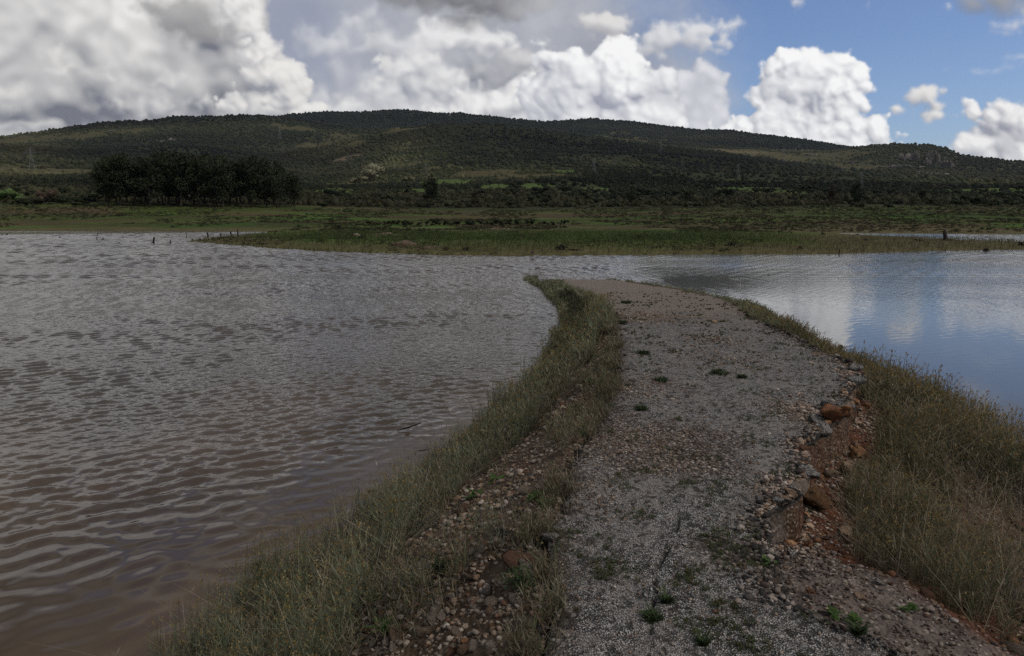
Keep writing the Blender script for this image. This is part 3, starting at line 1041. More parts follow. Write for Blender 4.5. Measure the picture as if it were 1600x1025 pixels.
def asphalt_mat():
    m, nt = material('worn_chip_asphalt')
    t = attr(nt)                      # r: bare gravel/sand, g: darkness, b: side face
    sp = nt.node('ShaderNodeSeparateColor', {0: t}).outputs
    p = geoco(nt)
    v1 = nt.voro(p, 145, 'F1')
    c1 = nt.node('ShaderNodeSeparateColor', {0: nt.voro(p, 145, 'F1', out='Color')}).outputs
    v2 = nt.voro(p, 40, 'F1')
    c2 = nt.node('ShaderNodeSeparateColor', {0: nt.voro(p, 40, 'F1', out='Color')}).outputs
    patch = nt.noise(p, 3.2, 6, .62)
    patch2 = nt.noise(nt.v('ADD', p, (9, 4, 2)), 11, 5, .65)
    blot = nt.noise(nt.v('ADD', p, (3, 14, 2)), 26, 4, .6)
    stone = nt.ramp(c1[0], [(0, (.11, .104, .098)), (.3, (.27, .257, .242)), (.6, (.39, .37, .35)), (.86, (.47, .445, .42)), (1, (.62, .59, .56))])
    stone = nt.mix(nt.mr(c1[1], .80, .9), stone, (.20, .13, .095))
    gap = nt.mr(v1, .34, .62)
    c = nt.mix(gap, stone, (.026, .025, .024))
    # worn film of dust over much of it
    c = nt.mix(nt.mr(patch, .40, .70, 0, .55), c, (.235, .212, .190))
    # dark spots where chips are lost
    dark = nt.m('MULTIPLY', nt.mr(blot, .50, .60), nt.mr(patch2, .38, .58))
    c = nt.mix(nt.m('MULTIPLY', dark, .9), c, (.030, .027, .022))
    c = nt.mix(nt.m('MULTIPLY', nt.mr(patch2, .60, .70), .5), c, (.055, .055, .025))
    c = nt.mix(nt.m('MULTIPLY', nt.mr(patch2, .38, .30), .45), c, (.15, .085, .055))
    # gravel breaking through
    gcol = nt.ramp(c2[0], [(0, (.09, .06, .045)), (.35, (.19, .145, .115)), (.7, (.29, .235, .20)), (1, (.44, .38, .34))])
    gcol = nt.mix(nt.mr(v2, .36, .6), gcol, (.035, .027, .022))
    c = nt.mix(sp[0], c, gcol)
    c = nt.mix(sp[1], c, (.030, .028, .026))
    c = nt.mix(nt.m('MULTIPLY', sp[2], nt.mr(blot, .30, .55, .45, 1)), c, (.205, .158, .122))
    h = nt.m('MULTIPLY_ADD', v1, -.5, nt.m('MULTIPLY', dark, -1.0))
    h = nt.m('ADD', h, nt.m('MULTIPLY', nt.m('MULTIPLY', v2, -1.6), sp[0]))
    h = nt.m('ADD', h, nt.m('MULTIPLY_ADD', patch2, 1.2, nt.m('MULTIPLY', nt.noise(p, 55, 3, .6), .9)))
    finish(nt, principled(nt, c, .85, .25, bump(nt, h, 1.0, .016)))
    return m


def build_road():
    ys = [1.4]
    while ys[-1] < 27.6:
        ys.append(ys[-1] + max(.010, .0022 * ys[-1] ** 1.4))
    ys = np.array(ys)
    nc = 260
    u = np.linspace(0, 1, nc)
    YY = np.repeat(ys[:, None], nc, 1)
    xl, xr = x_left(ys)[:, None], x_right(ys)[:, None]
    XX = xl + (xr - xl) * u[None]
    ZZ = road_z(YY) + dip(XX, YY)
    n1, n2 = nfbm(XX, YY, .5, 4, 95), nfbm(XX, YY, .18, 4, 96)
    e = np.minimum(XX - xl, xr - XX)
    C = np.zeros(XX.shape + (3,))
    # gravel patches seen in the photograph
    G = np.zeros(XX.shape)
    for X, Y, rx, ry, am in ((1000, 690, .75, .5, 1.2), (1040, 730, .5, .28, .8), (1010, 600, .6, .55, .7), (1000, 495, 1.6, 1.4, .8), (960, 660, .4, .5, .8), (1120, 530, .5, .6, .6), (1270, 650, .3, .5, .8), (930, 770, .25, .3, .5), (1130, 860, .2, .25, .5), (1260, 700, .18, .3, .7)):
        d = ray(X, Y)
        t = 1.0
        for _ in range(60):
            t = .5 * t + .5 * (float(road_z(t * d.y)) - EYE) / d.z
        G = np.maximum(G, am * np.exp(-((XX - t * d.x) / rx) ** 2 - ((YY - t * d.y) / ry) ** 2))
    C[..., 0] = sstep(G + .9 * n2 + .5 * n1, .45, .70) * .8
    C[..., 0] = np.maximum(C[..., 0], .7 * (1 - sstep(e + .5 * n2, .02, .14)))
    C[..., 1] = .75 * (1 - sstep(e + .35 * n2, .0, .05)) + .35 * sstep(n2, .1, .2) * (1 - sstep(e, .1, .5))
    C[..., 2] = .85 * sstep(YY + 3 * n1, 10.5, 13.5) * sstep(n1 + .12 + .02 * (YY - 12), -.1, .1)
    crack = trace([(1072, 770), (1048, 850), (1024, 900), (1018, 945), (1016, 1000)])
    cx = ex(crack, YY) + .03 * nfbm(YY, YY * 0, .12, 3, 170)
    ck = (1 - sstep(np.abs(XX - cx), .004, .014)) * sstep(YY, 2.3, 2.5) * (1 - sstep(YY, 3.3, 3.8)) * sstep(nfbm(XX, YY, .1, 3, 171), -.14, .02)
    ZZ = ZZ - .018 * ck
    C[..., 1] = np.maximum(C[..., 1], .65 * ck)
    V = [np.stack([XX, YY, ZZ], -1).reshape(-1, 3)]
    faces = [grid_faces(*XX.shape)]
    n0 = len(V[0])
    # broken side faces, 7 cm deep, leaning in
    cols = [C.reshape(-1, 3)]
    for side, sgn in ((0, 1), (nc - 1, -1)):
        top = np.arange(len(ys)) * nc + side
        rows = [top]
        for k, (dz, dx) in enumerate(((-.016, .004), (-.040, .020), (-.085, .05))):
            wob = .03 * nfbm(ys, ys * 0 + k, .05, 2, 99 + k)
            x = XX[:, side] + sgn * dx + wob
            z = ZZ[:, side] + dz
            rows.append(n0 + np.arange(len(ys)))
            V.append(np.stack([x, ys, z], -1))
            cc = np.zeros((len(ys), 3)); cc[:, 1] = (.9, .8, .5)[k]; cc[:, 2] = (0, .0, .6)[k]
            cols.append(cc)
            n0 += len(ys)
        for a, b in zip(rows[:-1], rows[1:]):
            q = np.stack([a[:-1], a[1:], b[1:], b[:-1]], -1)
            faces.append(q if sgn > 0 else q[:, ::-1])
    me = mesh_np('road', np.concatenate(V), faces, [asphalt_mat()], np.concatenate(cols))
    tag(link('road', me), 'broken grey chip asphalt of the abandoned road', 'road', kind='structure')


build_road()
# ------------------------------------------------------------------ foliage and stone materials
def leaf_mat(name, var=.35, trans=.25):
    m, nt = material(name)
    t = attr(nt)
    n = nt.noise(geoco(nt), 1.7, 4, .6)
    c = nt.mix(1.0, t, nt.mix(nt.mr(n, .3, .7, kind='LINEAR'), (1 - var,) * 3, (1 + var,) * 3), 'MULTIPLY')
    b = principled(nt, c, .75, .12)
    tr = nt.node('ShaderNodeBsdfTranslucent', {'Color': c})
    mx = nt.node('ShaderNodeMixShader', {0: trans, 1: b.outputs[0], 2: tr.outputs[0]})
    finish(nt, mx)
    return m


def bark_mat(name, a, b):
    m, nt = material(name)
    n = nt.noise(nt.v('MULTIPLY', objco(nt), (1, 1, .25)), 9, 5, .65)
    c = nt.mix(nt.mr(n, .3, .7), a, b)
    finish(nt, principled(nt, c, .95, .1, bump(nt, n, 1, .06)))
    return m


M_GRASS = leaf_mat('grass_blades', .3, .3)
M_LEAF = leaf_mat('tree_leaves', .35, .15)
M_WEED = leaf_mat('weed_leaves', .25, .3)
M_BARK = bark_mat('grey_bark', (.05, .042, .035), (.20, .175, .15))
M_DEAD = bark_mat('black_wet_wood', (.010, .009, .008), (.045, .036, .030))
M_TWIG = bark_mat('dry_twig', (.13, .09, .07), (.30, .24, .20))


def stone_mat():
    m, nt = material('loose_stone')
    t = attr(nt)
    p = objco(nt)
    n = nt.noise(p, 24, 6, .65)
    n2 = nt.noise(p, 5, 3, .6)
    c = nt.mix(1.0, t, nt.mix(nt.mr(n, .3, .7, kind='LINEAR'), (.55, .5, .45), (1.4, 1.4, 1.4)), 'MULTIPLY')
    n3 = nt.noise(p, 2.6, 5, .7)
    c = nt.mix(nt.mr(n2, .55, .68, 0, .5), c, (.10, .045, .02))
    c = nt.mix(nt.mr(n3, .48, .36, 0, .6), c, (.07, .05, .04))
    finish(nt, principled(nt, c, .9, .15, bump(nt, nt.m('MULTIPLY_ADD', n3, 2.0, n), 1.0, .03)))
    return m


M_STONE = stone_mat()


def ico(sub):
    bm = bmesh.new()
    bmesh.ops.create_icosphere(bm, subdivisions=sub, radius=1)
    V = np.array([v.co[:] for v in bm.verts]); Fc = np.array([[v.index for v in f.verts] for f in bm.faces])
    bm.free()
    return V, Fc


ICO1, ICO2, ICO3 = ico(1), ico(2), ico(3)


def rot_z(n, a):
    c, s = np.cos(a), np.sin(a)
    M = np.zeros((n, 3, 3))
    M[:, 0, 0], M[:, 0, 1], M[:, 1, 0], M[:, 1, 1], M[:, 2, 2] = c, -s, s, c, 1
    return M


def rot_rand(n, rng):
    q = rng.normal(size=(n, 4)); q /= np.linalg.norm(q, axis=1)[:, None]
    w, x, y, z = q.T
    return np.stack([np.stack([1 - 2 * (y * y + z * z), 2 * (x * y - z * w), 2 * (x * z + y * w)], -1),
                     np.stack([2 * (x * y + z * w), 1 - 2 * (x * x + z * z), 2 * (y * z - x * w)], -1),
                     np.stack([2 * (x * z - y * w), 2 * (y * z + x * w), 1 - 2 * (x * x + y * y)], -1)], 1)


def scatter(protos, pos, scl, rot, tint, rng):
    """one mesh worth of arrays from many small copies"""
    Vs, Fs, Cs, off = [], [], [], 0
    pick = rng.integers(0, len(protos), len(pos))
    for k, (v, f) in enumerate(protos):
        i = np.nonzero(pick == k)[0]
        if not len(i):
            continue
        P = np.einsum('nij,vj->nvi', rot[i], v) * (scl[i][:, None, :] if scl.ndim == 2 else scl[i][:, None, None]) + pos[i][:, None]
        n, q = len(i), len(v)
        Vs.append(P.reshape(-1, 3))
        Fs.append((f[None] + (np.arange(n) * q)[:, None, None] + off).reshape(-1, f.shape[1]))
        Cs.append(np.repeat(tint[i], q, 0))
        off += n * q
    return np.concatenate(Vs), np.concatenate(Fs), np.concatenate(Cs)


def rock_proto(rng, base=ICO1, cuts=5, flat=.65):
    v, f = base
    v = v.copy()
    for _ in range(cuts):
        n = rng.normal(size=3); n /= np.linalg.norm(n)
        d = rng.uniform(.36, .60)
        s = v @ n
        v = v - np.clip(s - d, 0, None)[:, None] * n * .95
    v = v + rng.normal(scale=.035, size=v.shape)
    v[:, 2] *= flat
    v[:, 0] *= rng.uniform(.8, 1.25)
    return v, f


# ------------------------------------------------------------------ stones
STONE_COLS = np.array([(.27, .22, .175), (.20, .165, .13), (.32, .27, .225), (.21, .145, .10), (.14, .105, .08), (.27, .20, .145), (.21, .185, .16), (.38, .33, .28), (.15, .085, .055)])

OWN_COLS = np.concatenate([STONE_COLS, [(.32, .18, .10), (.24, .125, .07), (.18, .10, .06), (.03, .028, .026), (.09, .08, .072)]])


def stone_spots(n, y0, y1, where, rng):
    """positions between y0 and y1, density falling with distance; where(y, t, rng) -> x"""
    y = y0 * (y1 / y0) ** rng.random(n)
    return where(y, rng.random(n)), y


def near_hit(X, Y):
    """line of sight onto the causeway"""
    d = ray(X, Y)
    ts = np.linspace(1.5, 34, 3000)
    x, y, z = ts * d.x, ts * d.y, EYE + ts * d.z
    s = surf_z(x, y)
    h = np.nonzero(s >= z)[0]
    i = h[0] if len(h) else int(np.argmin(np.abs(z)))
    return float(x[i]), float(y[i]), float(max(s[i], 0))


def build_stones():
    rng = np.random.default_rng(3)
    protos = [rock_proto(rng, ICO1, 5) for _ in range(10)]
    X, Y, S, C = [], [], [], []

    def add(x, y, s, cols=None, keep=None):
        x, y, s = (np.asarray(q, float) for q in (x, y, s))
        if keep is not None:
            x, y, s = x[keep], y[keep], s[keep]
        cols = STONE_COLS if cols is None else cols
        X.append(x); Y.append(y); S.append(s)
        C.append(cols[rng.integers(0, len(cols), len(x))] * rng.uniform(.65, 1.15, (len(x), 1)))
    # left bank
    n = 9000
    y = 1.9 * (16 / 1.9) ** rng.random(n)
    xl, sl = x_left(y), shore_left(y)
    t = rng.random(n) ** 1.25
    x = xl - .03 - t * np.minimum(xl - sl, 1.7) * .95
    k = nfbm(x, y, .5, 3, 120) + .12 - .35 * sstep(t, .55, .9)
    add(x, y, np.exp(rng.normal(math.log(.0155), .45, n)), keep=k > -.03)
    # gravel lying on the asphalt
    for XX, YY, rx, ry, m in ((1000, 690, .60, .42, 1900), (1040, 730, .4, .22, 500), (985, 610, .35, .6, 500), (1000, 495, 1.0, 1.2, 1000), (1120, 530, .4, .5, 250), (1250, 650, .2, .5, 700), (1205, 770, .10, .3, 350), (930, 770, .2, .3, 350), (1390, 600, .3, .5, 300), (1130, 560, .6, .8, 300), (1180, 860, .4, .6, 250), (1010, 930, .3, .5, 120)):
        d = ray(XX, YY)
        t = 1.0
        for _ in range(60):
            t = .5 * t + .5 * (float(road_z(t * d.y)) - EYE) / d.z
        x = t * d.x + rng.normal(size=m) * rx * .6
        y = t * d.y + rng.normal(size=m) * ry * .6
        add(x, y, np.exp(rng.normal(math.log(.0085), .35, m)) * np.clip(y / 5, .8, 1.7))
    # crumbled edge on the right and the slope under it
    n = 2600
    y = 2.6 * (11 / 2.6) ** rng.random(n)
    x = x_right(y) - np.abs(rng.normal(size=n)) * .09
    add(x, y, np.exp(rng.normal(math.log(.0105), .4, n)), np.array([(.05, .047, .045), (.10, .09, .085), (.26, .22, .19), (.33, .28, .24), (.04, .037, .035)]))
    n = 4200
    y = 2.0 * (4.2 / 2.0) ** rng.random(n)
    sh = ex(SHOULDER, y)
    x = x_right(y) + rng.random(n) * np.maximum(sh - x_right(y), .3) * 1.05
    add(x, y, np.exp(rng.normal(math.log(.0058), .5, n)), np.array([(.10, .08, .07), (.16, .13, .115), (.07, .055, .05), (.24, .20, .17), (.13, .085, .06), (.34, .30, .27)]), keep=y < 4.0)
    # black crumbs and clods along both broken edges
    n = 8000
    y = 1.9 * (14 / 1.9) ** rng.random(n)
    lft = rng.random(n) < .42
    x = np.where(lft, x_left(y) - .01 + rng.normal(size=n) * .03, x_right(y) - .015 + rng.normal(size=n) * .018)
    add(x, y, np.exp(rng.normal(math.log(.0075), .5, n)) * np.clip(y / 5, .8, 1.6), np.array([(.022, .020, .019), (.045, .042, .040), (.030, .026, .024), (.10, .092, .085), (.19, .17, .15)]))
    n = 1500
    y = 2.6 * (8 / 2.6) ** rng.random(n)
    x = x_right(y) + .1 + np.abs(rng.normal(size=n)) * 1.0
    add(x, y, np.exp(rng.normal(math.log(.015), .5, n)), np.array([(.20, .10, .055), (.17, .10, .065), (.24, .155, .10), (.12, .065, .042), (.22, .175, .13)]), keep=(rng.random(n) < .6) & ((y > 3.6) | (x > ex(SHOULDER, y))))
    # ochre blocks packed under the broken edge
    n = 120
    y = 3.7 * (7.6 / 3.7) ** rng.random(n)
    x = x_right(y) - .05 + np.abs(rng.normal(size=n)) * .07
    add(x, y, np.exp(rng.normal(math.log(.027), .4, n)), np.array([(.34, .19, .105), (.26, .135, .075), (.38, .27, .19), (.20, .11, .065), (.16, .10, .07)]))
    n = 1500
    y = 3.5 * (7.8 / 3.5) ** rng.random(n)
    x = x_right(y) - .06 + np.abs(rng.normal(size=n)) * .045
    add(x, y, np.exp(rng.normal(math.log(.012), .45, n)), np.array([(.30, .22, .16), (.22, .14, .09), (.14, .10, .075), (.06, .05, .045), (.36, .29, .23)]))
    # pale seam of road base at the lip, brown stones further down the slope
    for XX, YY, rx, ry, mm in ((1240, 775, .09, .16, 420), (1225, 800, .06, .10, 220), (1285, 655, .10, .3, 420), (1345, 600, .10, .3, 260), (1265, 720, .06, .2, 240)):
        x0, y0, _ = near_hit(XX, YY)
        x = x0 + rng.normal(size=mm) * rx
        y = y0 + rng.normal(size=mm) * ry
        add(x, y, np.exp(rng.normal(math.log(.0115), .35, mm)) * np.clip(y0 / 4.5, 1, 1.6), np.array([(.40, .32, .26), (.34, .26, .21), (.28, .20, .155), (.44, .38, .33), (.08, .07, .065)]))
    n = 1500
    y = 3.2 * (8 / 3.2) ** rng.random(n)
    x = x_right(y) + .9 + rng.random(n) * 2.6
    add(x, y, np.exp(rng.normal(math.log(.024), .5, n)), np.array([(.17, .11, .07), (.13, .08, .05), (.20, .145, .10), (.10, .06, .04)]), keep=nfbm(x, y, .5, 3, 160) > .0)
    # sparse on the bare road
    n = 700
    y = 2.0 * (22 / 2.0) ** rng.random(n)
    x = x_left(y) + rng.random(n) * (x_right(y) - x_left(y))
    add(x, y, np.exp(rng.normal(math.log(.006), .4, n)) * np.clip(y / 5, 1, 2.2))
    X, Y, S, C = (np.concatenate(q) for q in (X, Y, S, C))
    vis = (np.abs(X) < Y * .80 + .3)
    X, Y, S, C = X[vis], Y[vis], S[vis], C[vis]
    Z = surf_z(X, Y)
    ok = Z > .0
    X, Y, S, C, Z = X[ok], Y[ok], S[ok], C[ok], Z[ok]
    # the largest in the picture become stones of their own
    app = S / np.hypot(X, Y)
    order = np.argsort(-app)
    big, small = order[:290], order[290:]
    s = S[small]
    pos = np.stack([X[small], Y[small], Z[small] + s * .25], -1)
    V, Fc, T = scatter(protos, pos, s, rot_z(len(s), rng.random(len(s)) * 6.3), C[small], rng)
    me = mesh_np('gravel', V, Fc, [M_STONE], T, smooth=False)
    tag(link('gravel', me), 'loose pebbles and road chippings strewn over the causeway', 'gravel', kind='stuff')
    # own stones
    protos2 = [rock_proto(rng, ICO2, 8, rng.uniform(.5, .8)) for _ in range(8)]
    meshes = {}
    for i in big:
        left = X[i] < ex(E_LEFT, Y[i])
        on = (not left) and X[i] < ex(E_RIGHT, Y[i]) - .02
        c = C[i]
        ck = (int(rng.integers(0, 8)), int(np.argmin(((OWN_COLS - c) ** 2).sum(1))))
        if ck not in meshes:
            v, f = protos2[ck[0]]
            meshes[ck] = mesh_np('stone', v, f, [M_STONE], np.repeat(OWN_COLS[ck[1]][None], len(v), 0), smooth=False)
        sc = S[i] * 1.15
        o = link('stone', meshes[ck], loc=(X[i], Y[i], Z[i] + sc * .2), rot=(rng.normal() * .25, rng.normal() * .25, rng.random() * 6.3), scale=sc)
        if left:
            tag(o, 'small stone lying among weeds on the left bank', 'stone', 'stones on the left bank')
        elif on:
            tag(o, 'small stone lying on the worn asphalt', 'stone', 'stones on the asphalt')
        else:
            tag(o, 'small stone on the slope below the right road edge', 'stone', 'stones below the right edge')


build_stones()

ROCKS = [  # X, Y, size in view units, colour, tall, label
    (1315, 690, 15, 0, .8, 'ochre rock jutting out under the asphalt edge above two others'),
    (1296, 720, 24, 1, .9, 'large split orange rock under the broken asphalt edge'),
    (1322, 738, 20, 2, .7, 'pale orange wedge of rock beside the large split rock'),
    (1340, 712, 14, 0, .8, 'narrow orange rock right of the large split rock'),
    (1272, 795, 22, 3, 1.5, 'dark upright ochre block with a shadowed hollow on its left'),
    (1300, 660, 13, 1, .7, 'small rust coloured rock high under the asphalt edge'),
    (1320, 655, 11, 2, .7, 'rounded orange rock next to the collapsed corner of the road'),
    (1380, 606, 18, 4, .9, 'brown boulder crowning the far end of the broken edge'),
    (1362, 614, 12, 0, .9, 'round orange stone under the far brown boulder'),
    (1352, 640, 12, 1, .8, 'reddish rock in the hollow below the far boulder'),
    (1232, 838, 12, 2, .6, 'flat ochre stone at the foot of the pale rubble seam'),
    (1240, 850, 10, 3, .6, 'dark brown stone beside the flat ochre one'),
    (1262, 855, 10, 0, .6, 'orange stone on the gravel below the upright block'),
    (1225, 822, 9, 2, .7, 'small pale rock wedged into the road break'),
    (1318, 832, 14, 2, .45, 'flat tan slab of rock on the gravel shoulder'),
    (1322, 850, 12, 4, .5, 'flat brown slab just below the tan one'),
    (1345, 872, 8, 1, .6, 'small rust stone at the clay step'),
    (1395, 890, 9, 0, .7, 'orange stone at the lip of the red clay'),
    (1376, 882, 8, 2, .7, 'pale stone beside the lip of the red clay'),
    (1590, 968, 20, 5, .9, 'large smooth dark red boulder at the right edge of the view'),
    (1578, 948, 11, 5, .7, 'dark red stone behind the large smooth boulder'),
    (1440, 690, 12, 2, .5, 'flat tan rock among the dry grass on the right slope'),
    (1455, 745, 11, 2, .5, 'pale rock half hidden in the right grass'),
    (1475, 705, 9, 1, .6, 'rust coloured rock in the right grass near the water'),
    (1500, 770, 11, 2, .5, 'tan rock in the thin grass at far right'),
    (1545, 745, 10, 1, .5, 'reddish rock near the water at far right'),
    (1420, 760, 9, 0, .5, 'small orange rock in the middle of the right grass'),
    (570, 990, 17, 5, .6, 'dark red slab at the bottom of the left bank'),
    (700, 865, 10, 2, .6, 'pale grey stone beside dry stems on the left bank'),
    (745, 940, 11, 2, .6, 'large buff stone in the pebbles of the left bank'),
    (725, 1005, 10, 0, .6, 'orange stone at the bottom of the pebble field'),
    (818, 1000, 10, 2, .7, 'buff pointed stone below the green bush on the left bank'),
    (770, 980, 9, 3, .6, 'brown stone in the lower pebble field'),
    (640, 865, 8, 3, .7, 'brown stone at the inner side of the grass belt'),
    (880, 920, 9, 2, .6, 'pale stone lodged under the left asphalt edge'),
    (1460, 945, 8, 2, .6, 'pale stone on the gravel shoulder near the clay step'),
    (1345, 935, 8, 2, .6, 'whitish stone at the end of the asphalt'),
    (1410, 965, 8, 6, .6, 'light grey stone on the gravel shoulder'),
    (1375, 915, 8, 6, .6, 'light stone beside the reddish weed'),
]
ROCK_COLS = [(.36, .19, .10), (.29, .135, .07), (.40, .28, .20), (.20, .115, .06), (.17, .095, .055), (.10, .040, .028), (.36, .33, .30)]


def build_rocks():
    rng = np.random.default_rng(12)
    for X, Y, s, ci, tall, lab in ROCKS:
        x, y, z = near_hit(X, Y)
        r = s / F * math.hypot(y, 2) * (1.3 if 1200 < X < 1400 else 1.0)
        v, f = rock_proto(rng, ICO3, 16, tall * .8)
        d = np.array([mnoise.fractal(Vector(p) * 1.6 + Vector((X, Y, 0)), 1.0, 2.0, 4) for p in v])
        v = v * (1 + .05 * d[:, None])
        c = np.array(ROCK_COLS[ci])
        T = c[None] * (1 + .25 * d[:, None])
        me = mesh_np('rock', v, f, [M_STONE], T, smooth=False)
        o = link('rock', me, loc=(x, y, z + r * .42 * tall), rot=(rng.normal() * .3, rng.normal() * .3, rng.random() * 6.3), scale=r)
        tag(o, lab, 'rock')


build_rocks()


# ------------------------------------------------------------------ grasses
def stems(x, y, z, h, w, tint, head, headtint, rng, lean=.18, leaves=3, bend=.25, leaf_len=.05):
    """thin stalks with small leaves and a seed head, as arrays"""
    n = len(x)
    a = rng.random(n) * 6.283
    la = rng.normal(.6, 1.4, n)
    L = np.minimum(np.abs(rng.normal(0, lean, n)), 1.3)
    dx, dy = np.cos(la) * L, np.sin(la) * L
    px, py = np.cos(a), np.sin(a)
    Vs, Fs, Cs = [], [], []
    off = 0
    ks = np.array([0, .35, .7, 1.0])
    P = []
    for k in ks:
        c = np.stack([x + dx * h * (k + bend * k * k), y + dy * h * (k + bend * k * k), z + h * k * (1 - .15 * L * k)], -1)
        P.append(c)
    P = np.stack(P, 1)                                    # n,4,3
    side = np.stack([px, py, 0 * px], -1)[:, None] * (w[:, None, None] * .5)
    tap = np.array([1, .9, .7, .35])[None, :, None]
    A, B = P - side * tap, P + side * tap
    V = np.stack([A, B], 2).reshape(n, 8, 3)
    f = np.array([[0, 1, 3, 2], [2, 3, 5, 4], [4, 5, 7, 6]])
    Vs.append(V.reshape(-1, 3)); Fs.append((f[None] + (np.arange(n) * 8)[:, None, None]).reshape(-1, 4)); off += n * 8
    Cs.append(np.repeat(tint, 8, 0))
    for j in range(leaves):
        k = rng.uniform(.12, .92, n)
        i0 = np.clip((k * 3).astype(int), 0, 2)
        fr = k * 3 - i0
        b = P[np.arange(n), i0] * (1 - fr[:, None]) + P[np.arange(n), i0 + 1] * fr[:, None]
        aa = rng.random(n) * 6.283
        ll = leaf_len * rng.uniform(.5, 1.3, n) * np.clip(w / .004, 1, 2.2)
        up = rng.uniform(.3, 1.2, n)
        tip = b + np.stack([np.cos(aa) * ll, np.sin(aa) * ll, ll * up], -1)
        sd = np.stack([-np.sin(aa), np.cos(aa), 0 * aa], -1) * (w * .8)[:, None]
        mid = (b + tip) / 2
        V = np.stack([b, mid + sd, tip, mid - sd], 1)
        Vs.append(V.reshape(-1, 3)); Fs.append(np.arange(n * 4).reshape(n, 4) + off); off += n * 4
        Cs.append(np.repeat(tint * 1.1, 4, 0))
    if head > 0:
        m = 3
        for j in range(m):
            k = 1 - .07 * j
            o = rng.normal(size=(n, 3)) * (head * 1.3)
            c = P[:, 3] * k + P[:, 2] * (1 - k) + o * np.array([1, 1, .5])
            r = (head * rng.uniform(.5, 1.2, n) * np.clip(w / .004, 1, 2.0))[:, None]
            q = rng.random(n) * 3.14
            e1 = np.stack([np.cos(q), np.sin(q), 0 * q], -1) * r
            e2 = np.stack([0 * q, 0 * q, 0 * q + 1], -1) * r
            V = np.stack([c - e1, c - e2, c + e1, c + e2], 1)
            Vs.append(V.reshape(-1, 3)); Fs.append(np.arange(n * 4).reshape(n, 4) + off); off += n * 4
            Cs.append(np.repeat(headtint, 4, 0))
    return np.concatenate(Vs), np.concatenate(Fs), np.concatenate(Cs)


def join(parts):
    V, Fc, C, off = [], [], [], 0
    for v, f, c in parts:
        V.append(v); Fc.append(f + off); C.append(c); off += len(v)
    return np.concatenate(V), np.concatenate(Fc), np.concatenate(C)


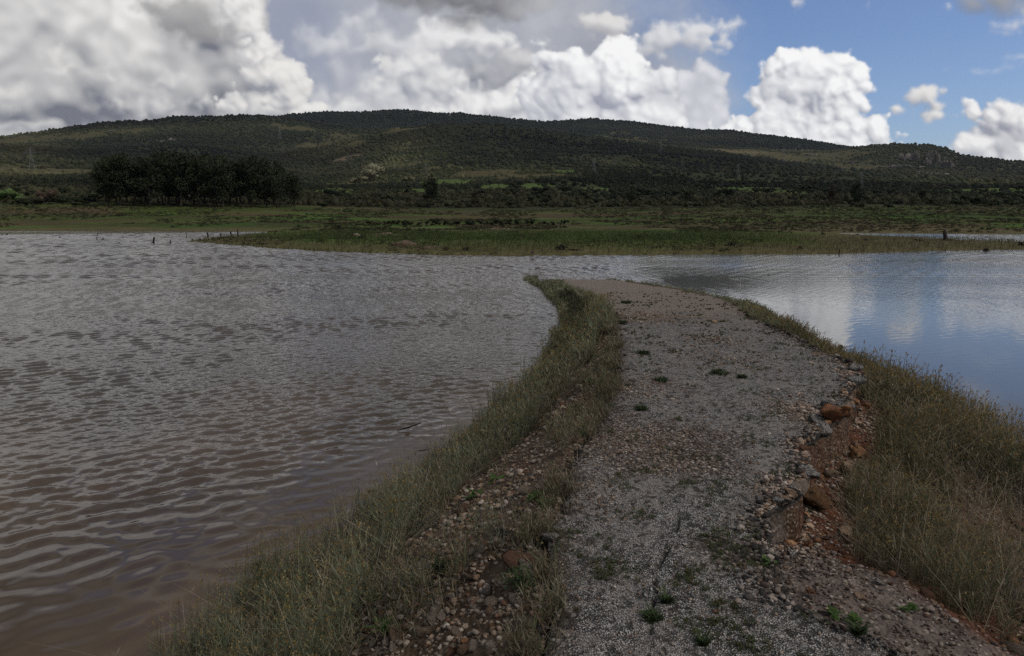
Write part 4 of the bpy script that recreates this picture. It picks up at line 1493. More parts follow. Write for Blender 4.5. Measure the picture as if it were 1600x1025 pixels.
def build_grass():
    rng = np.random.default_rng(21)
    pal = np.array([(.105, .120, .066), (.130, .138, .080), (.085, .102, .058), (.165, .155, .095), (.120, .135, .098)])
    hd = np.array([(.32, .22, .075), (.27, .175, .06), (.36, .26, .12), (.22, .14, .06)])

    def band(n, y0, y1, xf, h0, hs, wn, colb, head, dens=None, bias=1.0, far_h=(1, 1, .50, .28), tuft=1, **kw):
        y = y0 * (y1 / y0) ** rng.random(n)
        x = xf(y, rng.random(n))
        if tuft > 1:
            q = n // tuft
            x, y = np.repeat(x[:q], tuft), np.repeat(y[:q], tuft)
            sp = .030 * np.clip(y / 5, .8, 2)
            x, y = x + rng.normal(size=len(x)) * sp, y + rng.normal(size=len(y)) * sp
            n = len(x)
        if dens is not None:
            k = rng.random(n) < dens(x, y)
            x, y = x[k], y[k]
        # gather into tufts
        g = rng.integers(0, len(x), len(x))
        near = rng.random(len(x)) < .0
        z = surf_z(x, y)
        z = np.where(z < -.28, -.28, z)
        vis = np.abs(x) < y * .82 + .4
        x, y, z = x[vis], y[vis], z[vis]
        m = len(x)
        hh = h0 * np.interp(y, [0, 12, 17, 22], far_h) * np.exp(np.clip(rng.normal(0, hs, m), -1.2, .48)) * (.75 + .7 * np.clip(nfbm(x, y, .7, 3, 130) + .5, 0, 1)) + np.maximum(0, -z)
        w = np.maximum(wn, .00062 * np.hypot(x, y)) * rng.uniform(.7, 1.3, m)
        t = colb[rng.integers(0, len(colb), m)] * rng.uniform(.7, 1.25, (m, 1)) * (1 + .6 * nfbm(x, y, .9, 3, 131))[:, None]
        return stems(x, y, z, hh, w, t, head, hd[rng.integers(0, len(hd), m)] * rng.uniform(.7, 1.2, (m, 1)), rng, **kw)

    L = []
    # belt along the left water line
    def xf(y, t):
        s, l = shore_left(y), x_left(y)
        wdt = np.minimum((l - s) * np.interp(y, [2, 5, 7, 9], [.52, .50, .75, .95]), 1.15)
        return s - .22 + (wdt + .22) * t ** 1.1
    def clump(x, y, a, b, lo, s=133):
        return lo + (1 - lo) * sstep(nfbm(x, y, .16, 3, s) + .6 * nfbm(x, y, .6, 2, s + 1), a, b)
    L.append(band(15000, 2.2, 26, xf, .24, .42, .0028, pal, .0050, leaves=4, lean=.16, tuft=12,
                  dens=lambda x, y: np.clip(clump(x, y, -.03, .07, .07) + sstep(y, 7, 10) * .4, 0, 1)))
    # grey-green undergrowth, shorter and denser
    L.append(band(12000, 2.2, 22, xf, .07, .45, .0034, np.array([(.070, .070, .040), (.095, .090, .060), (.06, .055, .03), (.12, .085, .05)]), 0, leaves=4, lean=.4))
    # sparse stalks in the pebbles and near the asphalt
    def xg(y, t):
        s, l = shore_left(y), x_left(y)
        return l - (l - s) * .62 * t
    L.append(band(8000, 2.0, 16, xg, .13, .35, .0028, np.array([(.10, .105, .065), (.14, .12, .08), (.065, .08, .04), (.16, .14, .10)]), .0035, leaves=3, lean=.4,
                  dens=lambda x, y: sstep(nfbm(x, y, .45, 3, 137), .03, .14)))
    # bent dead stalks through the belt
    L.append(band(3200, 2.2, 9, xf, .20, .4, .0030, np.array([(.22, .19, .14), (.17, .145, .10), (.26, .23, .18)]), 0, leaves=1, lean=1.1))
    # dry stalks and litter hanging over the left asphalt edge
    L.append(band(9000, 2.0, 12, lambda y, t: x_left(y) - .14 + .17 * t, .07, .5, .0028, np.array([(.14, .12, .08), (.08, .085, .045), (.17, .145, .10), (.10, .07, .045)]), 0, leaves=3, lean=.7,
                  dens=lambda x, y: clump(x, y, -.04, .08, .05, 157)))
    # thin stalks standing in the water at the tip
    L.append(band(2600, 14, 29, lambda y, t: shore_left(y) - .35 + .5 * t, .16, .3, .003, pal, .004, leaves=2))
    V, Fc, C = join(L)
    tag(link('grass', mesh_np('left_grass', V, Fc, [M_GRASS], C, smooth=False)), 'thin green stalks with tiny seed heads along the left water line', 'grass', kind='stuff')

    Rg = []
    olive = np.array([(.105, .102, .055), (.135, .118, .070), (.080, .086, .045), (.17, .135, .085), (.095, .105, .062)])
    def xr(y, t):
        b = np.where(y < 3.9, np.maximum(ex(SHOULDER, y) + .12, ex(E_RIGHT, y) + .3), ex(E_RIGHT, y) + .30 - .2 * sstep(y, 6, 8))
        s = shore_right(y) + .25
        return b + (s - b) * t
    Rg.append(band(33000, 2.7, 11.5, xr, .31, .42, .0024, olive, .0045, leaves=3, lean=.32, tuft=16, far_h=(.85, .5, .4, .4),
                   dens=lambda x, y: .05 + .95 * sstep(nfbm(x, y, .55, 3, 141) + .5 * nfbm(x, y, .14, 2, 142) + .16 * sstep(1.5 - (x - ex(E_RIGHT, y)), 0, 1), - .0, .14) * (1 - .62 * sstep(x - ex(E_RIGHT, y), 1.1, 1.9) * (1 - sstep(y, 6.5, 8)))))
    Rg.append(band(11000, 2.7, 11, xr, .12, .4, .0030, np.array([(.13, .10, .06), (.16, .13, .09), (.08, .08, .045), (.10, .075, .05)]), 0, leaves=2, lean=.7,
                   dens=lambda x, y: .12 + .88 * sstep(nfbm(x, y, .55, 3, 141), -.08, .1)))
    Rg.append(band(4200, 2.7, 8, xr, .26, .4, .0030, np.array([(.24, .20, .14), (.19, .155, .11), (.28, .24, .18)]), 0, leaves=1, lean=1.0))
    # tall sparse stalks by the water
    Rg.append(band(2200, 4.5, 9, lambda y, t: shore_right(y) - 1.1 + 1.2 * t, .34, .25, .003, olive, .006, leaves=4, lean=.2))
    # low fringe along the far right side of the spit
    Rg.append(band(3600, 10.5, 15.5, lambda y, t: x_right(y) - .02 + (shore_right(y) + .10 - x_right(y)) * t, .13, .4, .003, pal, .005, leaves=3))
    Rg.append(band(1600, 15, 28, lambda y, t: x_right(y) - .05 + (shore_right(y) + .12 - x_right(y)) * t, .06, .4, .003, pal, .004, leaves=2, dens=lambda x, y: clump(x, y, .0, .08, .05, 145)))
    V, Fc, C = join(Rg)
    tag(link('grass', mesh_np('right_grass', V, Fc, [M_GRASS], C, smooth=False)), 'tall dry olive grass with seed heads on the right slope', 'grass', kind='stuff')

    # tiny green growth in the cracks of the asphalt
    n = 7000
    y = 2.1 * (20 / 2.1) ** rng.random(n)
    x = x_left(y) + rng.random(n) * (x_right(y) - x_left(y))
    k = nfbm(x, y, .22, 4, 151) + .09 * np.exp(-((x - ex(E_LEFT, y) - .8) / .25) ** 2) * (y < 4.5) > .135
    x, y = x[k], y[k]
    x = np.repeat(x, 5) + rng.normal(size=len(x) * 5) * .008
    y = np.repeat(y, 5) + rng.normal(size=len(y) * 5) * .008
    z = surf_z(x, y)
    m = len(x)
    c = np.array([(.05, .065, .025), (.06, .075, .03), (.075, .06, .03)])[rng.integers(0, 3, m)]
    v = stems(x, y, z, .012 * rng.uniform(.4, 1.5, m), np.maximum(.0028, .0007 * y), c, 0, c, rng, lean=.9, leaves=3, leaf_len=.010)
    tag(link('moss', mesh_np('crack_moss', *v[:2], [M_GRASS], v[2], smooth=False)), 'moss and seedlings in the cracks of the asphalt', 'moss', kind='stuff')


build_grass()


# ------------------------------------------------------------------ single weeds
def leaf_strip(p0, dirv, length, width, droop, seg=4, fold=.15):
    """a lens-shaped leaf as a strip"""
    V, Fq = [], []
    d = Vector(dirv).normalized()
    side = d.cross(Vector((0, 0, 1)))
    if side.length < .01:
        side = Vector((1, 0, 0))
    side.normalize()
    for i in range(seg + 1):
        t = i / seg
        c = Vector(p0) + d * length * t + Vector((0, 0, -droop * length * t * t))
        w = width * math.sin(math.pi * min(.96, t * .9 + .07)) * .5
        V += [c - side * w + Vector((0, 0, fold * w)), c + side * w + Vector((0, 0, fold * w))]
    for i in range(seg):
        Fq.append([2 * i, 2 * i + 1, 2 * i + 3, 2 * i + 2])
    return np.array([v[:] for v in V]), np.array(Fq)


def rosette(rng, n, length, width, up, droop, col):
    P = []
    for i in range(n):
        a = rng.random() * 6.283
        u = up * rng.uniform(.4, 1.5)
        l = length * rng.uniform(.6, 1.15)
        v, f = leaf_strip((rng.normal() * .01, rng.normal() * .01, .005 + rng.random() * .02), (math.cos(a), math.sin(a), u), l, width * rng.uniform(.7, 1.2), droop)
        P.append((v, f, np.repeat(np.array(col)[None] * rng.uniform(.75, 1.3), len(v), 0)))
    return join(P)


def fluffy(rng, n, rad, hgt, col, leaf=.02, stalks=14, w=.004):
    P = []
    x, y = rng.normal(size=stalks) * rad * .25, rng.normal(size=stalks) * rad * .25
    s = stems(x, y, 0 * x, hgt * rng.uniform(.6, 1.0, stalks), np.full(stalks, w), np.repeat(np.array(col)[None], stalks, 0), 0, None, rng, lean=.5, leaves=2)
    P.append(s)
    q = rng.normal(size=(n, 3)); q /= np.linalg.norm(q, axis=1)[:, None]
    rr = rng.random(n) ** .4
    lob = 1 + .35 * np.sin(np.arctan2(q[:, 1], q[:, 0]) * 3 + rng.random() * 6) * np.abs(q[:, 1])
    c = q * rr[:, None] * np.array([rad, rad, hgt * .5]) * lob[:, None] + np.array([0, 0, hgt * .35])
    c[:, 2] = np.abs(c[:, 2])
    a = rng.random(n) * 6.283
    l = leaf * rng.uniform(.6, 1.4, n)
    d = np.stack([np.cos(a), np.sin(a), rng.uniform(.0, 1.2, n)], -1) * l[:, None]
    sd = np.stack([-np.sin(a), np.cos(a), 0 * a], -1) * (l * .28)[:, None]
    V = np.stack([c, c + d * .5 + sd, c + d, c + d * .5 - sd], 1).reshape(-1, 3)
    t = np.array(col)[None] * rng.uniform(.65, 1.35, (n, 1))
    P.append((V, np.arange(n * 4).reshape(n, 4), np.repeat(t, 4, 0)))
    return join(P)


WEEDS = [  # X, Y, kind, size, label
    (775, 752, 'rosette', 1.0, 'green broad-leaved weed, uppermost of the pair among the pebbles'),
    (742, 778, 'rosette', .9, 'green broad-leaved weed just below and left of its twin'),
    (838, 778, 'rosette', 1.0, 'leafy dock plant close beside the left asphalt edge'),
    (850, 792, 'rosette', .8, 'smaller dock plant touching the left asphalt edge'),
    (812, 918, 'fluffy', 1.3, 'bright green feathery bush on the lower left bank'),
    (590, 940, 'rosette', .8, 'spiky green weed above the dark red slab'),
    (600, 990, 'blades', 1.0, 'bright green grass tuft at the bottom of the left bank'),
    (690, 895, 'fluffy', .8, 'grey-green weed in the middle of the pebbles'),
    (780, 850, 'stalky', 1.2, 'pale grey-stemmed bushy plant with seed heads near the asphalt'),
    (650, 925, 'stalky', .8, 'thin grey-stemmed plant between pebbles and grass belt'),
    (665, 830, 'stalky', .9, 'pale-stemmed plant at the inner edge of the grass belt'),
    (905, 640, 'fluffy', 1.5, 'dark green weed clump where the left bank narrows'),
    (935, 560, 'fluffy', 1.6, 'dark green shrub hanging over the left asphalt edge'),
    (925, 598, 'fluffy', 1.3, 'low dark shrub below the larger one at the left edge'),
    (972, 505, 'fluffy', 1.3, 'small dark bush at the far left edge of the asphalt'),
    (978, 474, 'fluffy', 1.7, 'green tuft on the far end of the bare road'),
    (1122, 584, 'fluffy', 1.3, 'isolated dark green tuft in the middle of the road'),
    (1033, 596, 'fluffy', 1.0, 'low green tuft left of the isolated one'),
    (1006, 553, 'fluffy', 1.0, 'olive tuft beside the far gravel patch'),
    (1002, 640, 'fluffy', .8, 'small olive tuft above the large gravel patch'),
    (1160, 590, 'fluffy', .6, 'tiny green tuft right of the isolated dark one'),
    (1018, 968, 'fluffy', .5, 'flat green cushion weed in the near asphalt'),
    (1042, 940, 'fluffy', .22, 'tiny green weed right above the cushion weed'),
    (1098, 1008, 'fluffy', .2, 'tiny weed at the bottom of the asphalt'),
    (1205, 885, 'rosette', .5, 'small leafy weed at the end of the asphalt break'),
    (1300, 965, 'rosette', .5, 'pale yellow-green weed low on the gravel shoulder'),
    (1336, 977, 'rosette', .6, 'green leafy weed with pointed leaves on the shoulder'),
    (1265, 932, 'redleaf', .6, 'small reddish-leaved weed on the gravel shoulder'),
    (1420, 955, 'rosette', .5, 'flat green weed near the clay step on the right'),
    (1340, 990, 'fluffy', .25, 'tiny green tuft at the bottom of the gravel shoulder'),
]


def build_weeds():
    rng = np.random.default_rng(33)
    for X, Y, kind, s, lab in WEEDS:
        x, y, z = near_hit(X, Y)
        o_name = 'weed'
        if kind == 'rosette':
            v = rosette(rng, 15, .095 * s, .030 * s, .7, .35, (.050, .090, .022))
        elif kind == 'redleaf':
            v = rosette(rng, 14, .07 * s, .022 * s, .9, .2, (.12, .055, .03))
        elif kind == 'blades':
            v = rosette(rng, 60, .13 * s, .006, 1.6, .5, (.055, .095, .025))
        elif kind == 'stalky':
            m = 70
            a = rng.normal(size=m) * .07 * s; b = rng.normal(size=m) * .07 * s
            c = np.array([(.15, .145, .11), (.12, .13, .08), (.19, .17, .13)])[rng.integers(0, 3, m)]
            v = stems(a, b, 0 * a, .21 * s * rng.uniform(.6, 1.2, m), np.full(m, .0032), c, .006, np.repeat([[.24, .19, .10]], m, 0), rng, lean=.45, leaves=5, leaf_len=.02)
        else:
            far = np.clip(y / 5, 1, 3)
            v = fluffy(rng, int(330), .075 * s, (.030 if 880 < X < 1250 else .07) * s, (.042, .062, .026) if y < 7 else (.034, .048, .022), .016 * far ** .7, 14)
        tag(link('weed', mesh_np('weed', v[0], v[1], [M_WEED], v[2], smooth=False), loc=(x, y, z - .004), rot=(0, 0, rng.random() * 6)), lab, 'weed')


build_weeds()


# ------------------------------------------------------------------ wood
def tube_arrays(pts, rad, sides=6):
    pts = [Vector(p) for p in pts]
    V, Fq = [], []
    up = Vector((.3, .2, 1)).normalized()
    for i, p in enumerate(pts):
        d = (pts[min(i + 1, len(pts) - 1)] - pts[max(i - 1, 0)]).normalized()
        a = d.cross(up)
        if a.length < .05:
            a = d.cross(Vector((1, 0, 0)))
        a.normalize()
        b = d.cross(a)
        for k in range(sides):
            t = 6.28318 * k / sides
            V.append((p + (a * math.cos(t) + b * math.sin(t)) * rad[i])[:])
    for i in range(len(pts) - 1):
        for k in range(sides):
            k2 = (k + 1) % sides
            Fq.append([i * sides + k, i * sides + k2, (i + 1) * sides + k2, (i + 1) * sides + k])
    return np.array(V), np.array(Fq), np.ones((len(V), 3)) * .1


def wander(rng, p, d, length, n, wob):
    P = [Vector(p)]
    d = Vector(d).normalized()
    for i in range(n):
        d = (d + Vector(rng.normal(size=3)) * wob).normalized()
        P.append(P[-1] + d * length / n)
    return P


def build_twigs():
    rng = np.random.default_rng(44)
    for X, Y, s, n, lab in ((1392, 845, 1.6, 22, 'bare brown twiggy shrub leaning towards the asphalt break'), (1440, 905, .8, 22, 'sprawling pale dry stems at the foot of the right grass')):
        x, y, z = near_hit(X, Y)
        P = []
        for i in range(n):
            if n < 20:
                d = (-.38 + rng.normal() * .22, .35 + rng.normal() * .3, 1.0)
                L = .50 * s * rng.uniform(.5, 1.1)
            else:
                d = (rng.normal() * .9, rng.normal() * .5, .35)
                L = .32 * s * rng.uniform(.5, 1.1)
            w = wander(rng, (rng.normal() * .05, rng.normal() * .05, 0), d, L, 7, .10)
            P.append(tube_arrays(w, np.linspace(.0058, .0018, 8), 4))
            for j in range(3):
                q = w[rng.integers(2, 7)]
                P.append(tube_arrays(wander(rng, q, (d[0] + rng.normal() * .6, rng.normal() * .6, .9), L * .4, 4, .2), np.linspace(.002, .0008, 5), 3))
        v = join(P)
        tag(link('dry_shrub', mesh_np('dry_shrub', v[0], v[1], [M_TWIG], v[2]), loc=(x, y, z - .01)), lab, 'shrub')


build_twigs()


def build_chunks():
    rng = np.random.default_rng(47)
    mat = bpy.data.materials['worn_chip_asphalt']
    spots = [(1300, 640, 20, 'slab'), (1335, 622, 16, 'slab'), (1352, 598, 20, 'slab'), (1322, 660, 16, 'slab'), (1282, 690, 18, 'slab'), (1262, 745, 18, 'slab'), (1240, 775, 16, 'slab'), (1338, 578, 16, 'slab'), (1215, 800, 12, 'slab'), (1370, 596, 14, 'slab'),
             (1222, 845, 11, 'slab'), (1238, 868, 10, 'slab'), (1308, 556, 12, 'slab'), (858, 850, 14, 'slab'), (860, 925, 13, 'slab'), (850, 985, 15, 'slab'), (888, 760, 10, 'slab'), (940, 655, 10, 'slab'), (930, 670, 9, 'slab'), (1275, 660, 14, 'slab')]
    for X, Y, s, _ in spots:
        x, y, z = near_hit(X, Y)
        r = s / F * math.hypot(y, 2)
        v, f = ICO3
        v = v.copy()
        for _ in range(7):
            a = rng.random() * 6.283
            n = np.array([math.cos(a), math.sin(a), rng.normal() * .15])
            v = v - np.clip(v @ n - rng.uniform(.45, .85), 0, None)[:, None] * n * .95
        v[:, 2] = np.clip(v[:, 2], -.45, .45) * .55
        d = np.array([mnoise.fractal(Vector(p) * 3 + Vector((X, Y, 0)), 1.0, 2.0, 4) for p in v])
        v = v * (1 + .10 * d[:, None])
        c = np.zeros((len(v), 3))
        c[:, 1] = np.where(v[:, 2] < .12, .85, .1)
        me = mesh_np('asphalt_chunk', v, f, [mat], c, smooth=False)
        o = link('asphalt_chunk', me, loc=(x, y, z + r * .18), rot=(rng.normal() * .22, rng.normal() * .22 + (.25 if X > 1000 else -.25), rng.random() * 6), scale=r)
        if X > 1000:
            tag(o, 'broken black-sided slab of asphalt at the collapsed right edge', 'asphalt chunk', 'asphalt chunks at the right edge')
        else:
            tag(o, 'broken lump of asphalt at the left road edge', 'asphalt chunk', 'asphalt chunks at the left edge')


build_chunks()
# ------------------------------------------------------------------ trees
def limb_tree(rng, h, trunk_h, spread, r0, nlimb=6, lean=.05):
    """trunk and limbs, returns arrays and the limb ends"""
    P, ends = [], []
    tr = wander(rng, (0, 0, -.3), (rng.normal() * lean, rng.normal() * lean, 1), h * .8, 8, .05)
    P.append(tube_arrays(tr, np.linspace(r0, r0 * .25, 9), 7))
    for i in range(nlimb):
        k = rng.uniform(.25, .9)
        q = tr[int(k * 8)]
        a = rng.random() * 6.283
        L = spread * rng.uniform(.6, 1.1) * (1.15 - .4 * k)
        w = wander(rng, q, (math.cos(a), math.sin(a), rng.uniform(.7, 1.6)), L, 5, .14)
        P.append(tube_arrays(w, np.linspace(r0 * .4, r0 * .08, 6), 5))
        ends += [w[3], w[5]]
    ends += [tr[6], tr[8]]
    return join(P), ends


def leaf_cloud(rng, centres, radii, n, size, col, droop=.3, squash=.8):
    """many leaf clusters set through lobes"""
    m = len(centres)
    w = np.array(radii) ** 2
    i = rng.choice(m, n, p=w / w.sum())
    q = rng.normal(size=(n, 3)); q /= np.linalg.norm(q, axis=1)[:, None]
    rr = (.35 + .65 * rng.random(n) ** .5)[:, None]
    c = np.array([tuple(x) for x in centres])[i] + q * rr * np.array(radii)[i][:, None] * np.array([1, 1, squash])
    a = rng.normal(size=(n, 3)); a[:, 2] -= droop; a /= np.linalg.norm(a, axis=1)[:, None]
    b = np.cross(a, rng.normal(size=(n, 3))); b /= np.linalg.norm(b, axis=1)[:, None]
    s = (size * rng.uniform(.5, 1.3, n))[:, None]
    V = np.stack([c - a * s, c + b * s * .55, c + a * s, c - b * s * .55], 1).reshape(-1, 3)
    lobe = rng.uniform(.7, 1.35, m)[i]
    t = np.array(col)[None] * (lobe * rng.uniform(.75, 1.25, n))[:, None]
    return V, np.arange(n * 4).reshape(n, 4), np.repeat(t, 4, 0)


M_TRUNK = bark_mat('dark_bark', (.018, .015, .012), (.075, .064, .052))


def eucalyptus_meshes(rng, h, col, n=2600):
    r0 = h * .020
    (v, f, c), ends = limb_tree(rng, h, .4 * h, h * .42, r0, 8)
    tm = mesh_np('eucalyptus_trunk', v, f, [M_TRUNK], c)
    cen = [e + Vector(rng.normal(size=3)) * h * .02 for e in ends]
    rad = [h * rng.uniform(.09, .16) for _ in cen]
    for _ in range(11):
        a = rng.random() * 6.28
        k = rng.uniform(.20, .97)
        rr = h * .23 * (1.25 - k * .7) * rng.uniform(.3, 1)
        cen.append(Vector((math.cos(a) * rr, math.sin(a) * rr, h * k * .93))); rad.append(h * rng.uniform(.08, .15))
    v, f, c = leaf_cloud(rng, cen, rad, n, h * .028, col)
    v[:, 2] = np.minimum(v[:, 2], h)
    cm = mesh_np('eucalyptus_crown', v, f, [M_LEAF], c, smooth=False)
    return tm, cm


def tree_object(name, meshes, p, label, cat, group=None, scale=1.0, rz=0.0, fallback=('trunk', 'crown')):
    e = bpy.data.objects.new(name, None)
    COL.objects.link(e)
    e.location = p
    e.rotation_euler = (0, 0, rz)
    e.scale = (scale,) * 3
    e.empty_display_size = .1
    tag(e, label, cat, group)
    for nm, me in zip(fallback, meshes):
        link(nm, me, e)
    return e


def build_grove():
    rng = np.random.default_rng(51)
    var = [eucalyptus_meshes(rng, 17.0, (.028, .033, .017)) for _ in range(7)]
    prof = ([150, 165, 200, 240, 270, 300, 330, 350, 380, 400, 430, 455, 470], [262, 246, 239, 242, 237, 240, 246, 241, 247, 250, 256, 266, 280])
    k = 0
    for row, (xs, base) in enumerate((([172, 192, 215, 240, 262, 285, 307, 328, 350, 372, 395, 418, 438, 456], 322), ([182, 205, 228, 252, 275, 298, 318, 342, 362, 385, 406, 428, 448], 319.5), ([168, 183, 198, 222, 235, 246, 262, 278, 292, 312, 335, 352, 376, 394, 412, 428], 317))):
        for X in xs:
            X2 = X + rng.normal() * 3
            Y = base + .008 * (X - 165) + rng.normal() * .8
            p = spot(X2, Y)
            top = np.interp(X2, *prof) + abs(rng.normal()) * 6 + (-2 if row == 1 else 3)
            h = (Y - top) * per_px(X2, Y, p)
            tm, cm = var[k % 7]
            tree_object('eucalyptus_tree', (tm, cm), p, 'tall dark tree in the dense grove on the far left shore', 'tree', 'trees of the dark grove', h / 16.2, rng.random() * 6.28)
            k += 1
    # lone trees
    lone = [(676, 324, 276, 'tall narrow dark tree standing alone left of the middle of the far meadow', (.020, .026, .013), 1.0),
            (1338, 320, 286, 'tall rounded dark tree on the right below a pylon', (.020, .025, .013), 1.1),
            (1298, 320, 292, 'dull brownish tree just left of the tall rounded one', (.040, .032, .020), 1.0),
            (1440, 319, 297, 'loose dark tree further right along the meadow edge', (.028, .030, .016), 1.1),
            (1075, 320, 297, 'dark tree at the meadow edge right of the middle', (.024, .028, .014), 1.2),
            (742, 323, 300, 'slender brownish tree right of the lone tall tree', (.038, .034, .018), .9),
            (985, 320, 297, 'small round dark tree at the meadow edge below the middle pylon', (.024, .030, .015), 1.0)]
    for X, Y, top, lab, col, w in lone:
        p = spot(X, Y)
        h = (Y - top) * per_px(X, Y, p)
        e = tree_object('tree', eucalyptus_meshes(rng, 16.0, col, 2200), p, lab, 'tree', None, h / 15.4, rng.random() * 6)
        e.scale = (h / 15.4 * w, h / 15.4 * w, h / 15.4)


def bush_mesh(rng, h, w, col, n=380, size=.085, trunk=False):
    m = 9
    cen = [Vector((rng.normal() * w * .28, rng.normal() * w * .28, h * rng.uniform(.25, .72))) for _ in range(m)]
    rad = [h * rng.uniform(.22, .36) for _ in range(m)]
    v, f, c = leaf_cloud(rng, cen, rad, n, h * size, col, 0)
    # a lumpy inner body keeps the bush closed
    for ce, ra in zip(cen, rad):
        q, g = ICO1
        s = q * ra * .8 * rng.uniform(.85, 1.1, (len(q), 1)) + np.array(ce[:])
        g4 = np.concatenate([g, g[:, 2:3]], 1)
        f = np.concatenate([f, g4 + len(v)])
        v = np.concatenate([v, s])
        c = np.concatenate([c, np.repeat(np.array(col)[None] * rng.uniform(.7, 1.1), len(s), 0)])
    v[:, 2] = np.maximum(v[:, 2], -.1)
    tri = f[:, 2] == f[:, 3]
    return mesh_np('bush', v, [f[~tri], f[tri][:, :3]], [M_LEAF], c, smooth=False)


def build_bushes():
    rng = np.random.default_rng(61)
    cols = [(.020, .027, .012), (.026, .034, .015), (.032, .037, .018), (.018, .022, .012), (.040, .042, .020), (.028, .030, .018)]
    var = [bush_mesh(rng, 3.0, 3.6, c) for c in cols for _ in range(2)]
    # hedge row on the tongue of land
    for X in list(np.linspace(580, 705, 13)) + list(np.linspace(716, 830, 11)) + [850, 862, 878, 888]:
        X = X + rng.normal() * 3
        Y = 352 - .004 * abs(X - 700) + rng.normal() * .7
        p = spot(X, Y)
        hp = rng.uniform(5, 12) if 640 < X < 850 else rng.uniform(4, 9)
        o = link('bush', var[rng.integers(0, 12)], loc=p, rot=(0, 0, rng.random() * 6.28), scale=hp * per_px(X, Y, p) / 2.7)
        tag(o, 'rounded dark bush in the row across the green tongue of land', 'bush', 'bushes on the tongue of land')
    # between the meadow and the hills
    n = 0
    while n < 290:
        X = rng.uniform(-10, 1610)
        Y = 292 + 33 * rng.random() ** .75
        if 150 < X < 470 and Y > 308:
            continue
        if nfbm(np.array([X]), np.array([Y * 7.0]), 130, 3, 66)[0] < -.06 and Y < 318:
            continue
        if Y < 318 and X > 600 and X < 1250 and abs(Y - 298 - 3 * math.sin(X * .02)) < 2.0:
            continue
        p = spot(X, Y)
        hp = rng.uniform(6, 14) * (1.0 if Y > 305 else .8)
        if Y > 320:
            hp *= .6
        s = hp * per_px(X, Y, p) / 2.7
        o = link('bush', var[rng.integers(0, 12)], loc=p, rot=(0, 0, rng.random() * 6.28), scale=(s * rng.uniform(1, 1.5), s * rng.uniform(1, 1.5), s))
        tag(o, 'dark bush or small tree in the belt between meadow and hills', 'bush', 'bushes between the meadow and the hills')
        n += 1
    for X, Y, hp, w, col, lab in ((590, 282, 24, 1.3, (.22, .21, .13), 'pale silvery green tree with sunlight in its leaf colour below the middle hill'),  # its sunlit look is painted into the leaf tint
                                  (14, 317, 22, 1.3, (.10, .15, .05), 'bright green rounded tree at the far left edge'),
                                  (72, 318, 22, 1.0, (.10, .07, .05), 'bare reddish brown tree left of the dark grove'),
                                  (640, 285, 11, 1.6, (.14, .13, .07), 'light olive bush right of the pale silvery tree'),
                                  (560, 287, 11, 1.8, (.15, .135, .08), 'tan bush left of the pale silvery tree')):
        p = spot(X, Y)
        s = hp * per_px(X, Y, p) / 2.7
        tag(link('tree', bush_mesh(rng, 3.0, 3.4, col, 700, .06), loc=p, scale=(s * w, s * w, s)), lab, 'tree')


